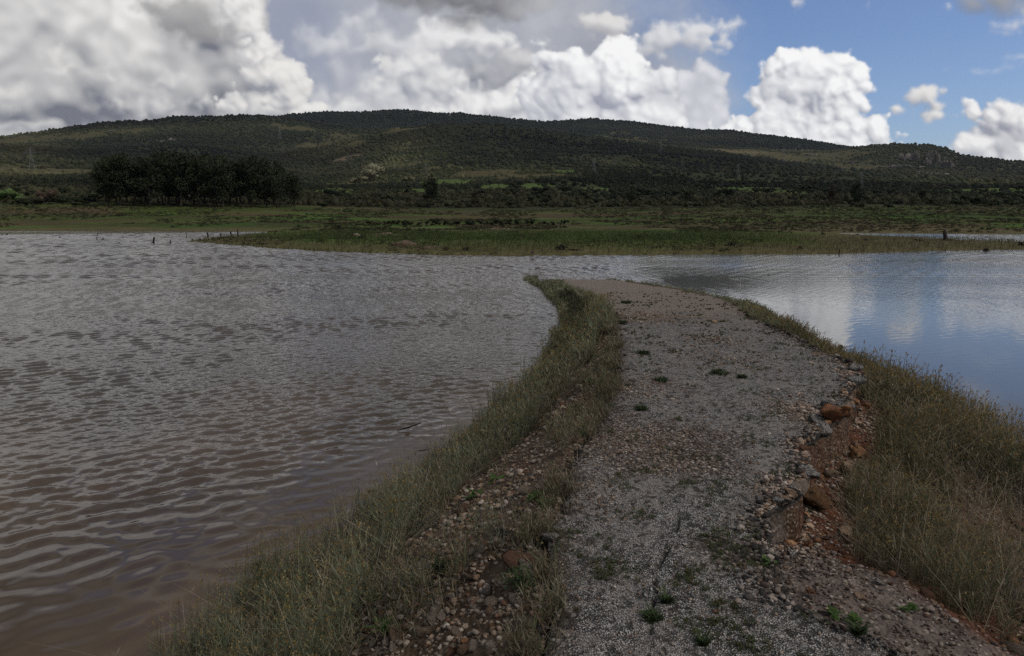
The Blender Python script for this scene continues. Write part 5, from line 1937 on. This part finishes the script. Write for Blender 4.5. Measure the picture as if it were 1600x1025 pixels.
def build_forest():
    rng = np.random.default_rng(71)
    n = FOREST_N
    az = rng.uniform(-40, 40, n)
    r = 290 + (3850 - 290) * rng.random(n) ** 1.0
    x, y = r * np.sin(np.radians(az)), r * np.cos(np.radians(az))
    z = land_height(az, r)
    C = ground_tint(x, y, r, az, z)
    open_ = sstep(C.sum(1), .105, .16)
    dens = .25 + .75 * sstep(nfbm(x, y, 170, 4, 77), -.12, .06)
    dens = np.where(r > 2300, np.maximum(dens, .75), dens)
    keep = rng.random(n) < dens * (1 - .86 * open_)
    # nothing over the sightline of the ridges can be hidden: drop what lies behind a nearer crest
    x, y, z, r, az, C = x[keep], y[keep], z[keep], r[keep], az[keep], C[keep]
    m = len(x)
    te = (z + 6 - EYE) / r
    bins = ((az + 40) / 80 * 400).astype(int)
    o = np.argsort(r)
    best = np.full(401, -9.0)
    vis = np.zeros(m, bool)
    for i in o:
        b = bins[i]
        if te[i] > best[b] - .0035:
            vis[i] = True
        if te[i] > best[b] and r[i] > 0:
            best[b] = te[i] - 5.0 / r[i]
    x, y, z, r, C, az = x[vis], y[vis], z[vis], r[vis], C[vis], az[vis]
    m = len(x)
    base = np.array([(.020, .027, .012), (.026, .034, .014), (.034, .036, .018), (.017, .022, .012), (.045, .042, .020)])
    t = base[rng.integers(0, 5, m)] * rng.uniform(.85, 1.2, (m, 1))
    zone = nfbm(x, y, 260, 4, 78)
    t = t * (1 + 1.1 * np.clip(zone, -.4, .4))[:, None]
    lit = sstep(nfbm(x, y, 330, 3, 79), .04, .15)[:, None]  # random sunlit patches, put into the tree tint
    t = t * (1 - .6 * lit) + np.array([(.080, .072, .032)]) * .6 * lit
    # tone set hill by hill: darker far crest, lighter slope in front
    back = sstep(r, 2950, 3150)[:, None]
    t = t * (1 - .8 * back) + np.array([(.016, .021, .015)]) * .8 * back
    lefth = (sstep(r, 1200, 1700) * (1 - sstep(r, 2900, 3000)) * (1 - sstep(az, -16, -6)))[:, None]
    t = t * (1 - .6 * lefth) + np.array([(.025, .029, .015)]) * .6 * lefth
    mid = (sstep(r, 1350, 1500) * (1 - sstep(r, 1950, 2150)) * sstep(az, -14, -3) * (1 - sstep(az, 18, 28)))[:, None]
    t = t * (1 - .8 * mid) + np.array([(.019, .022, .011)]) * .8 * mid
    slope = (sstep(r, 2150, 2300) * (1 - sstep(r, 2900, 3000)) * sstep(az, -14, -8))[:, None]
    t = t * (1 - .45 * slope) + np.array([(.056, .058, .028)]) * .45 * slope
    def light_zone(lst):  # zones of sunlight and cloud shadow painted into the tree tint
        o = np.zeros(m)
        for X, Y, w, hh in lst:
            a, e = azel(X, Y)
            r0, ra, rb = on_land(X, Y, 250)[3], on_land(X, Y + hh, 250)[3], on_land(X, Y - hh, 250)[3]
            dr = max(abs(rb - ra) / 2, 60)
            o = np.maximum(o, np.exp(-((az - a) / (w / F * 57.3)) ** 2 - ((r - r0) / dr) ** 2))
        return (o * np.clip(1 + 2.2 * zone, .3, 1.6))[:, None]
    L = light_zone([(230, 203, 150, 7), (420, 199, 110, 7), (560, 214, 90, 8), (640, 205, 60, 6), (20, 216, 50, 6), (1010, 203, 120, 6), (930, 198, 60, 5), (1110, 216, 80, 6), (1250, 240, 120, 9), (1350, 250, 90, 8), (50, 270, 90, 6), (720, 268, 150, 8),
                 (760, 250, 80, 5), (960, 256, 60, 5), (590, 280, 60, 6), (1180, 205, 40, 4), (150, 262, 90, 5), (850, 275, 60, 5), (1450, 285, 120, 4)])
    D = light_zone([(300, 232, 240, 11), (100, 240, 110, 8), (600, 184, 130, 7), (700, 204, 140, 9), (1000, 240, 150, 10), (870, 222, 120, 9), (1160, 222, 70, 6), (1560, 262, 80, 12), (500, 250, 90, 12), (1120, 285, 200, 8), (880, 290, 100, 5), (300, 188, 160, 5)])
    t = t * np.array([(.66, .69, .77)])
    t = t * (1 + 1.6 * L) * (1 - .70 * np.clip(D, 0, 1)) + L * np.array([(.020, .014, .004)])
    h = np.exp(np.clip(rng.normal(0, .38, m), -1, .6)) * np.interp(r, [290, 900, 1800, 3800], [1.9, 2.5, 3.0, 3.9])
    h = np.where(open_[keep][vis] > .5, h * .6, h)
    protos = []
    for k in range(6):
        v, f = ICO1 if k < 6 else ICO2
        v = v * rng.uniform(.7, 1.2, (len(v), 1))
        v[:, 2] = v[:, 2] * (.75 if k < 3 else 1.1) + .45
        protos.append((v, f))
    pos = np.stack([x, y, z - .2 * h], -1)
    leafy = []
    for k in range(6):
        cen = [Vector((rng.normal() * .35, rng.normal() * .35, rng.uniform(.35, .9))) for _ in range(5)]
        a, b, _ = leaf_cloud(rng, cen, [rng.uniform(.4, .6) for _ in cen], 46, .20, (1, 1, 1), 0)
        leafy.append((a, b))
    S3 = np.stack([h * rng.uniform(.8, 1.2, m), h * rng.uniform(.8, 1.2, m), h * rng.uniform(.7, 1.2, m)], -1)
    nr = r < 1000
    RZ = rot_z(m, rng.random(m) * 6.28)
    V, Fc, T = scatter(protos, pos[~nr], S3[~nr], RZ[~nr], t[~nr], rng)
    V1, F1, T1 = scatter(leafy, pos[nr], S3[nr], RZ[nr], t[nr], rng)
    V2, F2, T2 = scatter(protos, pos[nr], S3[nr] * .72, RZ[nr], t[nr] * .9, rng)
    F2 = F2 + len(V); F1 = F1 + len(V) + len(V2)
    V, T = np.concatenate([V, V2, V1]), np.concatenate([T, T2, T1])
    Fc = [np.concatenate([Fc, F2]), F1]
    T = T * rng.uniform(.85, 1.15, (len(T), 1))
    me = mesh_np('hill_forest', V, Fc, [M_LEAF], T, smooth=False)
    tag(link('hill_forest', me), 'dark woods and scrub covering the hills behind the lake', 'forest', kind='stuff')
    # low scrub and reeds on the meadows
    n = 34000
    az = rng.uniform(-40, 40, n)
    r = 48 * (290 / 48) ** rng.random(n)
    x, y = r * np.sin(np.radians(az)), r * np.cos(np.radians(az))
    z = land_height(az, r)
    k = (z > .12) & (nfbm(x, y * .5, 14, 4, 88) > np.where((r > 122) & (az > 5), -.16, np.where(r > 150, -.04, .07)))
    x, y, z, r = x[k], y[k], z[k], r[k]
    m = len(x)
    h = np.exp(rng.normal(0, .4, m)) * np.interp(r, [48, 110, 290], [.10, .22, .45])
    c = np.array([(.030, .034, .016), (.05, .045, .025), (.035, .045, .018), (.06, .045, .03)])[rng.integers(0, 4, m)] * rng.uniform(.6, 1.3, (m, 1))
    V, Fc, T = scatter(leafy, np.stack([x, y, z - .25 * h], -1), np.stack([h * 1.3, h * 1.3, h * .8], -1), rot_z(m, rng.random(m) * 6.28), c, rng)
    tag(link('scrub', mesh_np('meadow_scrub', V, Fc, [M_LEAF], T, smooth=False)), 'low tussocks and scrub dotting the far meadows', 'scrub', kind='stuff')
    # grass blades of the near tongue of land
    n = 26000
    az = rng.uniform(-27, 39, n)
    r = 44 * (85 / 44) ** rng.random(n)
    x, y = r * np.sin(np.radians(az)), r * np.cos(np.radians(az))
    z = land_height(az, r)
    k = (z > .015)
    x, y, z, r = x[k], y[k], z[k], r[k]
    m = len(x)
    dry = 1 - sstep(z, .2, .5)
    c = np.array([.055, .080, .024])[None] * (1 - dry[:, None]) + np.array([.115, .10, .055])[None] * dry[:, None]
    c = c * rng.uniform(.7, 1.3, (m, 1))
    v = stems(x, y, z, rng.uniform(.12, .42, m), np.full(m, .035), c, 0, c, rng, lean=.4, leaves=1, leaf_len=.05)
    tag(link('grass', mesh_np('tongue_grass', v[0], v[1], [M_GRASS], v[2], smooth=False)), 'rough grass on the low green tongue of land', 'grass', kind='stuff')


FOREST_N = 150000


# ------------------------------------------------------------------ stumps, posts, boulders
def stump_mesh(rng, h, r, roots=6, lean=.1, hollow=False):
    P = []
    tr = wander(rng, (0, 0, -.1), (rng.normal() * lean, rng.normal() * lean, 1), h + .1, 5, .08)
    P.append(tube_arrays(tr, [r * 1.5, r * 1.05, r * .95, r * .9, r * .95, r * .7], 9))
    # ragged top
    t = tr[-1]
    for i in range(3):
        P.append(tube_arrays([t, t + Vector((rng.normal() * r * .4, rng.normal() * r * .4, h * rng.uniform(.05, .16)))], [r * .45, r * .08], 5))
    for i in range(roots):
        a = 6.283 * i / max(roots, 1) + rng.normal() * .3
        L = r * rng.uniform(2.0, 4.0)
        w = [Vector((math.cos(a) * r * .5, math.sin(a) * r * .5, min(h * .4, r * 1.2))), Vector((math.cos(a) * L * .5, math.sin(a) * L * .5, r * .45)), Vector((math.cos(a + .2) * L, math.sin(a + .2) * L, -.05))]
        P.append(tube_arrays(w, [r * .45, r * .32, r * .12], 5))
    v = join(P)
    return mesh_np('tree_stump', v[0], v[1], [M_DEAD], v[2])


def root_mass(rng, h, w, n=26):
    P = []
    for i in range(n):
        a = rng.random() * 6.283
        p0 = Vector((math.cos(a) * w * .5 * rng.random(), math.sin(a) * w * .25 * rng.random(), h * rng.uniform(.3, .9)))
        wd = wander(rng, p0, (math.cos(a), math.sin(a) * .6, rng.uniform(-1.4, .3)), w * rng.uniform(.25, .55), 5, .3)
        P.append(tube_arrays(wd, np.linspace(h * .11, h * .02, 6), 5))
    v, f = rock_proto(rng, ICO2, 3, 1)
    f4 = np.concatenate([f, f[:, 2:3]], 1)
    v = v * np.array([w * .32, w * .22, h * .38]) + np.array([0, 0, h * .3])
    a, b, c = join(P)
    me = mesh_np('root_mass', np.concatenate([a, v]), [b, f + len(a)], [M_DEAD], np.ones((len(a) + len(v), 3)) * .05)
    return me


def build_dead_wood():
    rng = np.random.default_rng(81)
    # posts and snags standing in the left water
    for X, Y, hp, wp, lab in ((151, 374.5, 9, .7, 'thin leaning twig standing alone far out in the left water'),
                              (240, 379.5, 7.5, 1.9, 'thick dark snag in the water, the one closest to shore in front'),
                              (267, 380.5, 5, 1.1, 'short thin snag right of the thick dark one'),
                              (292, 371.5, 7, .7, 'thin upright stick between the snags in the left water'),
                              (325, 371, 6, 1.9, 'stubby dark post, leftmost of the row of four'),
                              (346, 371, 5, 1.7, 'shortest stubby post, second in the row of four'),
                              (362.5, 370.5, 7, 1.8, 'dark post, third in the row of four'),
                              (372.5, 370, 8.5, 1.4, 'forked dark post at the right end of the row of four'),
                              (407, 369, 5, .8, 'thin short stick off the left tip of the tongue'),
                              (430, 365.5, 4, .8, 'tiny stick close to the tongue, rightmost in the left water'),
                              (12, 367.2, 1.6, 1.8, 'tiny dark stub far left near the far shore'),
                              (4, 366.8, 1.2, 1.2, 'tiniest dark stub at the left edge of the lake'),
                              (94, 371.3, 1.3, 1.5, 'small dark stub alone in the left lake'),
                              (161, 374.2, 1.4, 2.0, 'low dark stub beside the thin leaning twig')):
        p = spot(X, Y)
        u = per_px(X, Y, p)
        me = stump_mesh(rng, hp * u * 1.25, wp * u * .75, 3 if wp > 1.5 else 0, .18 if wp < 1.0 else .08)
        tag(link('snag', me, loc=p), lab, 'snag')
    # stumps on the tongue of land
    for X, Y, hp, wp, roots, lab in ((1477.5, 376, 17, 6.5, 8, 'tall thick dark tree stump with spreading roots near the back channel'),
                                     (1488, 376, 2.6, 3, 4, 'low root stump touching the tall stump on its right'),
                                     (1462, 373.5, 2, 2.4, 3, 'small dark stump left of the tall one'),
                                     (1286, 366, 3, 4, 3, 'low round stump at the tip of the back channel'),
                                     (1340, 367, 1.5, 2.5, 2, 'tiny stump at the edge of the back channel'),
                                     (1576, 377.5, 4, 3.2, 3, 'square dark stump standing in the back channel'),
                                     (1424, 371.6, 1.8, 2, 2, 'tiny stump where the back channel widens'),
                                     (1311, 398, 8, 1.8, 2, 'slim dark post standing at the near water edge on the right'),
                                     (1115, 384, 3.5, 4, 4, 'small dark stump left of the twisted root stump'),
                                     (574, 393.5, 8.5, .6, 0, 'thin pale stick in the grass above the left water edge'),
                                     (872, 357, 9, 1.0, 0, 'pale upright post behind the bushes'),
                                     (663, 361.5, 4.5, 3.2, 4, 'jagged dark stump in the bright grass')):
        p = spot(X, Y)
        u = per_px(X, Y, p)
        me = stump_mesh(rng, hp * u, wp * u * .46, roots, .12)
        if 'pale' in lab:
            me.materials[0] = M_TWIG
        tag(link('tree_stump', me, loc=p), lab, 'stump')
    for X, Y, hp, wp, lab in ((877, 390.5, 9, 20, 'big dark tangle of roots at the near shore of the tongue'),
                              (900, 391.5, 3, 24, 'low dark driftwood trailing right of the root tangle'),
                              (1145, 384.5, 7, 13, 'twisted dark root stump in the dry grass'),
                              (1250, 389.5, 5, 8, 'small dark root clump near the water right of the middle'),
                              (1352, 376.5, 4.5, 8, 'dark root clump on the grass left of the tall stump'),
                              (1436, 377.5, 5, 13, 'wide low heap of dead roots left of the tall stump'),
                              (1540, 392, 4.5, 11, 'dark root clump at the near water edge on the right'),
                              (1597, 384, 6, 14, 'dark fallen log at the right edge of the view'),
                              (568, 373.5, 6, 12, 'black charred wood leaning on the pale boulder'),
                              (729, 391, 6, 13, 'brown clump of roots near the water below the bushes'),
                              (696, 391, 6, 11, 'reddish brown clump left of the brown root clump'),
                              (530, 357, 6, 9, 'dark bushy stump on the left meadow'),
                              (410, 892, 20, 26, 'black rotten wood in the water at the left grass belt')):
        if Y > 500:
            x0, y0 = on_level(X, Y, 0)
            p = Vector((x0, y0, -.01))
        else:
            p = spot(X, Y)
        u = per_px(X, Y, p)
        tag(link('root_stump', root_mass(rng, hp * u, wp * u), loc=p, rot=(0, 0, rng.normal() * .3)), lab, 'roots')
    # snag with a bushy head in the near channel
    x0, y0 = on_level(832, 404, 0)
    u = per_px(832, 404, Vector((x0, y0, 0)))
    P = [tube_arrays(wander(rng, (0, 0, -.1), (.05, 0, 1), .1 + 12 * u, 5, .1), np.linspace(.7 * u, .5 * u, 6), 5)]
    for i in range(22):
        P.append(tube_arrays(wander(rng, (0, 0, 8.5 * u), (rng.normal(), rng.normal(), .8), 5 * u, 3, .3), [.5 * u, .4 * u, .3 * u, .15 * u], 4))
    v = join(P)
    tag(link('snag', mesh_np('snag', v[0], v[1], [M_TWIG], v[2]), loc=(x0, y0, 0)), 'reddish brush caught on a stake in the near channel', 'snag')
    # floating bits
    for X, Y, L, lab in ((1117, 433, 11, 'short dark driftwood stick floating in the right water'), (300, 882, 11, 'small black driftwood knot floating near the left bank'),
                         (1498, 583, 5, 'tiny dark bit of wood floating in the blue water'), (1567, 636, 7, 'dark bit of wood floating at far right'), (470, 572, 5, 'tiny dark bit of wood adrift on the left'), (1440, 588, 5, 'tiny dark speck of wood near the right grass'),
                         (640, 673, 40, 'thin dark branch lying in the shallows of the left bank'), (665, 705, 26, 'short dark branch just below the thin one in the shallows'), (590, 768, 30, 'dark weedy branch at the outer grass belt')):
        x0, y0 = on_level(X, Y, 0)
        u = per_px(X, Y, Vector((x0, y0, 0)))
        L = L * u
        w = wander(rng, (-L / 2, 0, .0), (1, rng.normal() * .2, .0), L, 6, .12)
        P = [tube_arrays(w, np.array([.02, .03, .04, .04, .03, .03, .02]) * min(L, .3), 6)]
        for j in range(3):
            P.append(tube_arrays(wander(rng, w[2 + j], (rng.normal(), rng.normal(), .05), L * .2, 3, .1), np.array([.02, .02, .01, .01]) * min(L, .3), 4))
        v = join(P)
        tag(link('driftwood', mesh_np('driftwood', v[0], v[1], [M_DEAD], v[2]), loc=(x0, y0, .005)), lab, 'driftwood')
    # boulders and rubble on the tongue
    for X, Y, hp, wp, col, lab in ((558, 370, 5.5, 12, (.26, .22, .17), 'pale smooth boulder leaning on charred wood'),):
        p = spot(X, Y)
        u = per_px(X, Y, p)
        v, f = rock_proto(rng, ICO3, 4, 1)
        me = mesh_np('boulder', v * np.array([wp / 2, wp / 3, hp / 2]) * u, f, [M_STONE], np.repeat([col], len(v), 0))
        tag(link('boulder', me, loc=p + Vector((0, 0, hp * u * .42)), rot=(0, .25, 0)), lab, 'boulder')
    for X, Y, hp, wp, lab in ((632, 383, 8, 50, 'brown mound of rubble near the water of the tongue'), (604, 368, 4, 60, 'low brown spread of rubble behind the bright grass'), (775, 358.5, 2.5, 36, 'reddish low rubble below the bushes'), (670, 388, 3, 34, 'low trail of stones right of the brown mound')):
        p = spot(X, Y)
        u = per_px(X, Y, p)
        protos = [rock_proto(rng, ICO1, 4) for _ in range(5)]
        m = 420
        a = rng.normal(size=m) * wp * u * .24
        b = rng.normal(size=m) * wp * u * .2
        hh = hp * u * .85 * np.exp(-(a / (wp * u * .28)) ** 2 - (b / (wp * u * .25)) ** 2)
        az = np.degrees(np.arctan2(p.x + a, p.y + b))
        gz = land_height(az, np.hypot(p.x + a, p.y + b)) - p.z
        s = u * .9 * np.exp(rng.normal(0, .4, m))
        V, Fc, T = scatter(protos, np.stack([a, b, gz + hh], -1), s, rot_rand(m, rng), np.array([(.13, .095, .075), (.18, .14, .115), (.08, .055, .04)])[rng.integers(0, 3, m)], rng)
        # core of the heap
        q, g = ICO3
        core = q * np.array([wp * u * .42, wp * u * .3, hp * u * .72]) * (1 + .08 * rng.normal(size=(len(q), 1)))
        me = mesh_np('rubble_mound', np.concatenate([V, core]), [Fc, g + len(V)], [M_STONE], np.concatenate([T, np.repeat([[.10, .075, .05]], len(core), 0)]), smooth=False)
        tag(link('rubble_mound', me, loc=p), lab, 'rubble')


# ------------------------------------------------------------------ power pylons
def build_pylons():
    m, nt = material('galvanised_steel')
    finish(nt, principled(nt, (.20, .205, .21), .6, .3))

    def bar(a, b, w):
        return tube_arrays([a, b], [w, w], 4)
    H = 30.0
    P = []
    def half(z):
        return 2.8 - 2.2 * min(z / 22, 1)
    lv = [0, 4, 8, 11.5, 15, 18, 21, 24, 27]
    for sx in (-1, 1):
        for sy in (-1, 1):
            P.append(bar((sx * 2.8, sy * 2.8, -.5), (sx * .6, sy * .6, 22), .07))
            P.append(bar((sx * .6, sy * .6, 22), (sx * .25, sy * .25, H - 1.5), .04))
    for a, b in zip(lv[:-1], lv[1:]):
        ha, hb = half(a), half(b)
        for s in (-1, 1):
            P += [bar((-ha, s * ha, a), (hb, s * hb, b), .04), bar((ha, s * ha, a), (-hb, s * hb, b), .04), bar((s * ha, -ha, a), (s * hb, hb, b), .04), bar((s * ha, ha, a), (s * hb, -hb, b), .04)]
            P += [bar((-hb, s * hb, b), (hb, s * hb, b), .035), bar((s * hb, -hb, b), (s * hb, hb, b), .035)]
    P.append(bar((0, 0, H - 2), (0, 0, H), .12))
    v = join(P)
    tower = mesh_np('lattice', v[0], v[1], [m], v[2], smooth=False)
    arms = []
    for z, l in ((22, 5.0), (25, 4.0), (28, 3.2)):
        Q = []
        for s in (-1, 1):
            Q += [bar((0, -.4, z), (s * l, 0, z + .3), .08), bar((0, .4, z), (s * l, 0, z + .3), .08), bar((0, 0, z + 1.4), (s * l, 0, z + .3), .07), bar((s * l * .98, 0, z + .3), (s * l * .98, 0, z - 1.2), .08)]
        q = join(Q)
        arms.append(mesh_np('cross_arm', q[0], q[1], [m], q[2], smooth=False))
    for X, base, top, lab in ((50.6, 266, 237, 'pale power pylon at far left above the scrub'), (437, 218, 198, 'faint power pylon high on the left hill above the grove'), (666.6, 275, 257, 'small pylon above the lone tall tree'),
                              (928, 272, 249, 'power pylon in the middle, standing over the green clearings'), (1033, 238, 222, 'faint pylon on the hillside between the middle and right hills'), (1152.7, 278, 258, 'pylon above the clearing right of the middle'),
                              (1224, 253, 233, 'faint pylon on the light slope of the right hill'), (1345.5, 292, 272, 'pylon standing over the tall rounded tree')):
        x, y, z, r = on_land(X, base, 250)
        h = (base - top) * r / F / (H)
        e = bpy.data.objects.new('power_pylon', None)
        COL.objects.link(e)
        e.location = (x, y, z)
        e.rotation_euler = (0, 0, .5)
        e.scale = (h * 1.25, h * 1.25, h)
        tag(e, lab, 'pylon', 'pylons of the power line on the hills')
        link('lattice', tower, e)
        for a in arms:
            link('cross_arm', a, e)


# ------------------------------------------------------------------ rocks on the hills
def build_outcrops():
    rng = np.random.default_rng(91)
    m, nt = material('hill_rock')
    p = geoco(nt)
    n = nt.noise(nt.v('MULTIPLY', p, (1, 1, .5)), .06, 6, .7)
    c = nt.mix(nt.mr(n, .38, .62), (.050, .046, .038), (.20, .178, .155))
    finish(nt, principled(nt, c, .95, .1, bump(nt, n, 1, 12)))
    for X, Y, w, h, k, lab in ((1420, 250, 22, 26, 4, 'grey cliff band on the left of the rocky summit'), (1455, 257, 22, 40, 6, 'tallest grey crag under the rocky summit on the right'), (1478, 262, 16, 28, 4, 'narrow crag on the right flank of the summit'),
                               (1412, 262, 34, 9, 5, 'pale broken rocks below the cliff band'), (1450, 272, 30, 8, 5, 'whitish scree at the foot of the crag'), (1265, 243, 16, 7, 3, 'small pale outcrop on the light slope'), (1330, 254, 14, 6, 3, 'little rock group left of the pale broken rocks'),
                               (266, 220, 14, 6, 4, 'pink-grey boulder cluster on the left hill'), (248, 222, 10, 4, 3, 'smaller pale boulders left of the pink-grey cluster'), (545, 247, 20, 4, 3, 'pinkish bare rock cut on the hillside right of the grove'), (172, 205, 6, 3, 2, 'tiny pale boulder near the left skyline'), (700, 181, 5, 3, 1, 'tiny rock notch on the summit skyline')):
        P, T, off = [], [], 0
        x, y, z, r = on_land(X, Y, 250)
        u = r / F
        Vs, Fs = [], []
        for i in range(k * 5):
            v, f = rock_proto(rng, ICO2, 9, 1)
            a, b = rng.normal() * .27 * w * u, rng.normal() * .2 * w * u
            az = math.degrees(math.atan2(x + a, y + b))
            gz = float(land_height(np.array([az]), np.array([math.hypot(x + a, y + b)]))[0]) - z
            s = np.array([w / k * rng.uniform(.5, 1.1), w / k * rng.uniform(.5, 1.1), h * rng.uniform(.15, .42)]) * u
            Vs.append(v * s + np.array([a, b, gz + s[2] * .2])); Fs.append(f + off); off += len(v)
        me = mesh_np('rock_outcrop', np.concatenate(Vs), np.concatenate(Fs), [m], None, smooth=False)
        tag(link('rock_outcrop', me, loc=(x, y, z)), lab, 'outcrop')


build_grove()
build_bushes()
build_forest()
build_dead_wood()
build_pylons()
build_outcrops()


# ------------------------------------------------------------------ the air between here and the hills
def build_haze():
    m = bpy.data.materials.new('thin_air')
    m.use_nodes = True
    m.node_tree.nodes.clear()
    nt = NT(m.node_tree)
    v = nt.node('ShaderNodeVolumePrincipled', {'Color': (.72, .84, 1.0, 1), 'Density': HAZE, 'Anisotropy': .2})
    o = nt.n.new('ShaderNodeOutputMaterial')
    nt.l.new(v.outputs[0], o.inputs['Volume'])
    X, Y0, Y1, Z0, Z1 = 9600.0, -90.0, 9700.0, -2.0, 640.0
    V = np.array([[sx * X, y, z] for z in (Z0, Z1) for y in (Y0, Y1) for sx in (-1, 1)])
    Fq = np.array([[0, 2, 3, 1], [4, 5, 7, 6], [0, 1, 5, 4], [2, 6, 7, 3], [0, 4, 6, 2], [1, 3, 7, 5]])
    tag(link('haze', mesh_np('haze', V, Fq, [m], smooth=False)), 'thin bluish air in front of the far hills', 'haze', kind='stuff')


HAZE = 2.0e-5
build_haze()
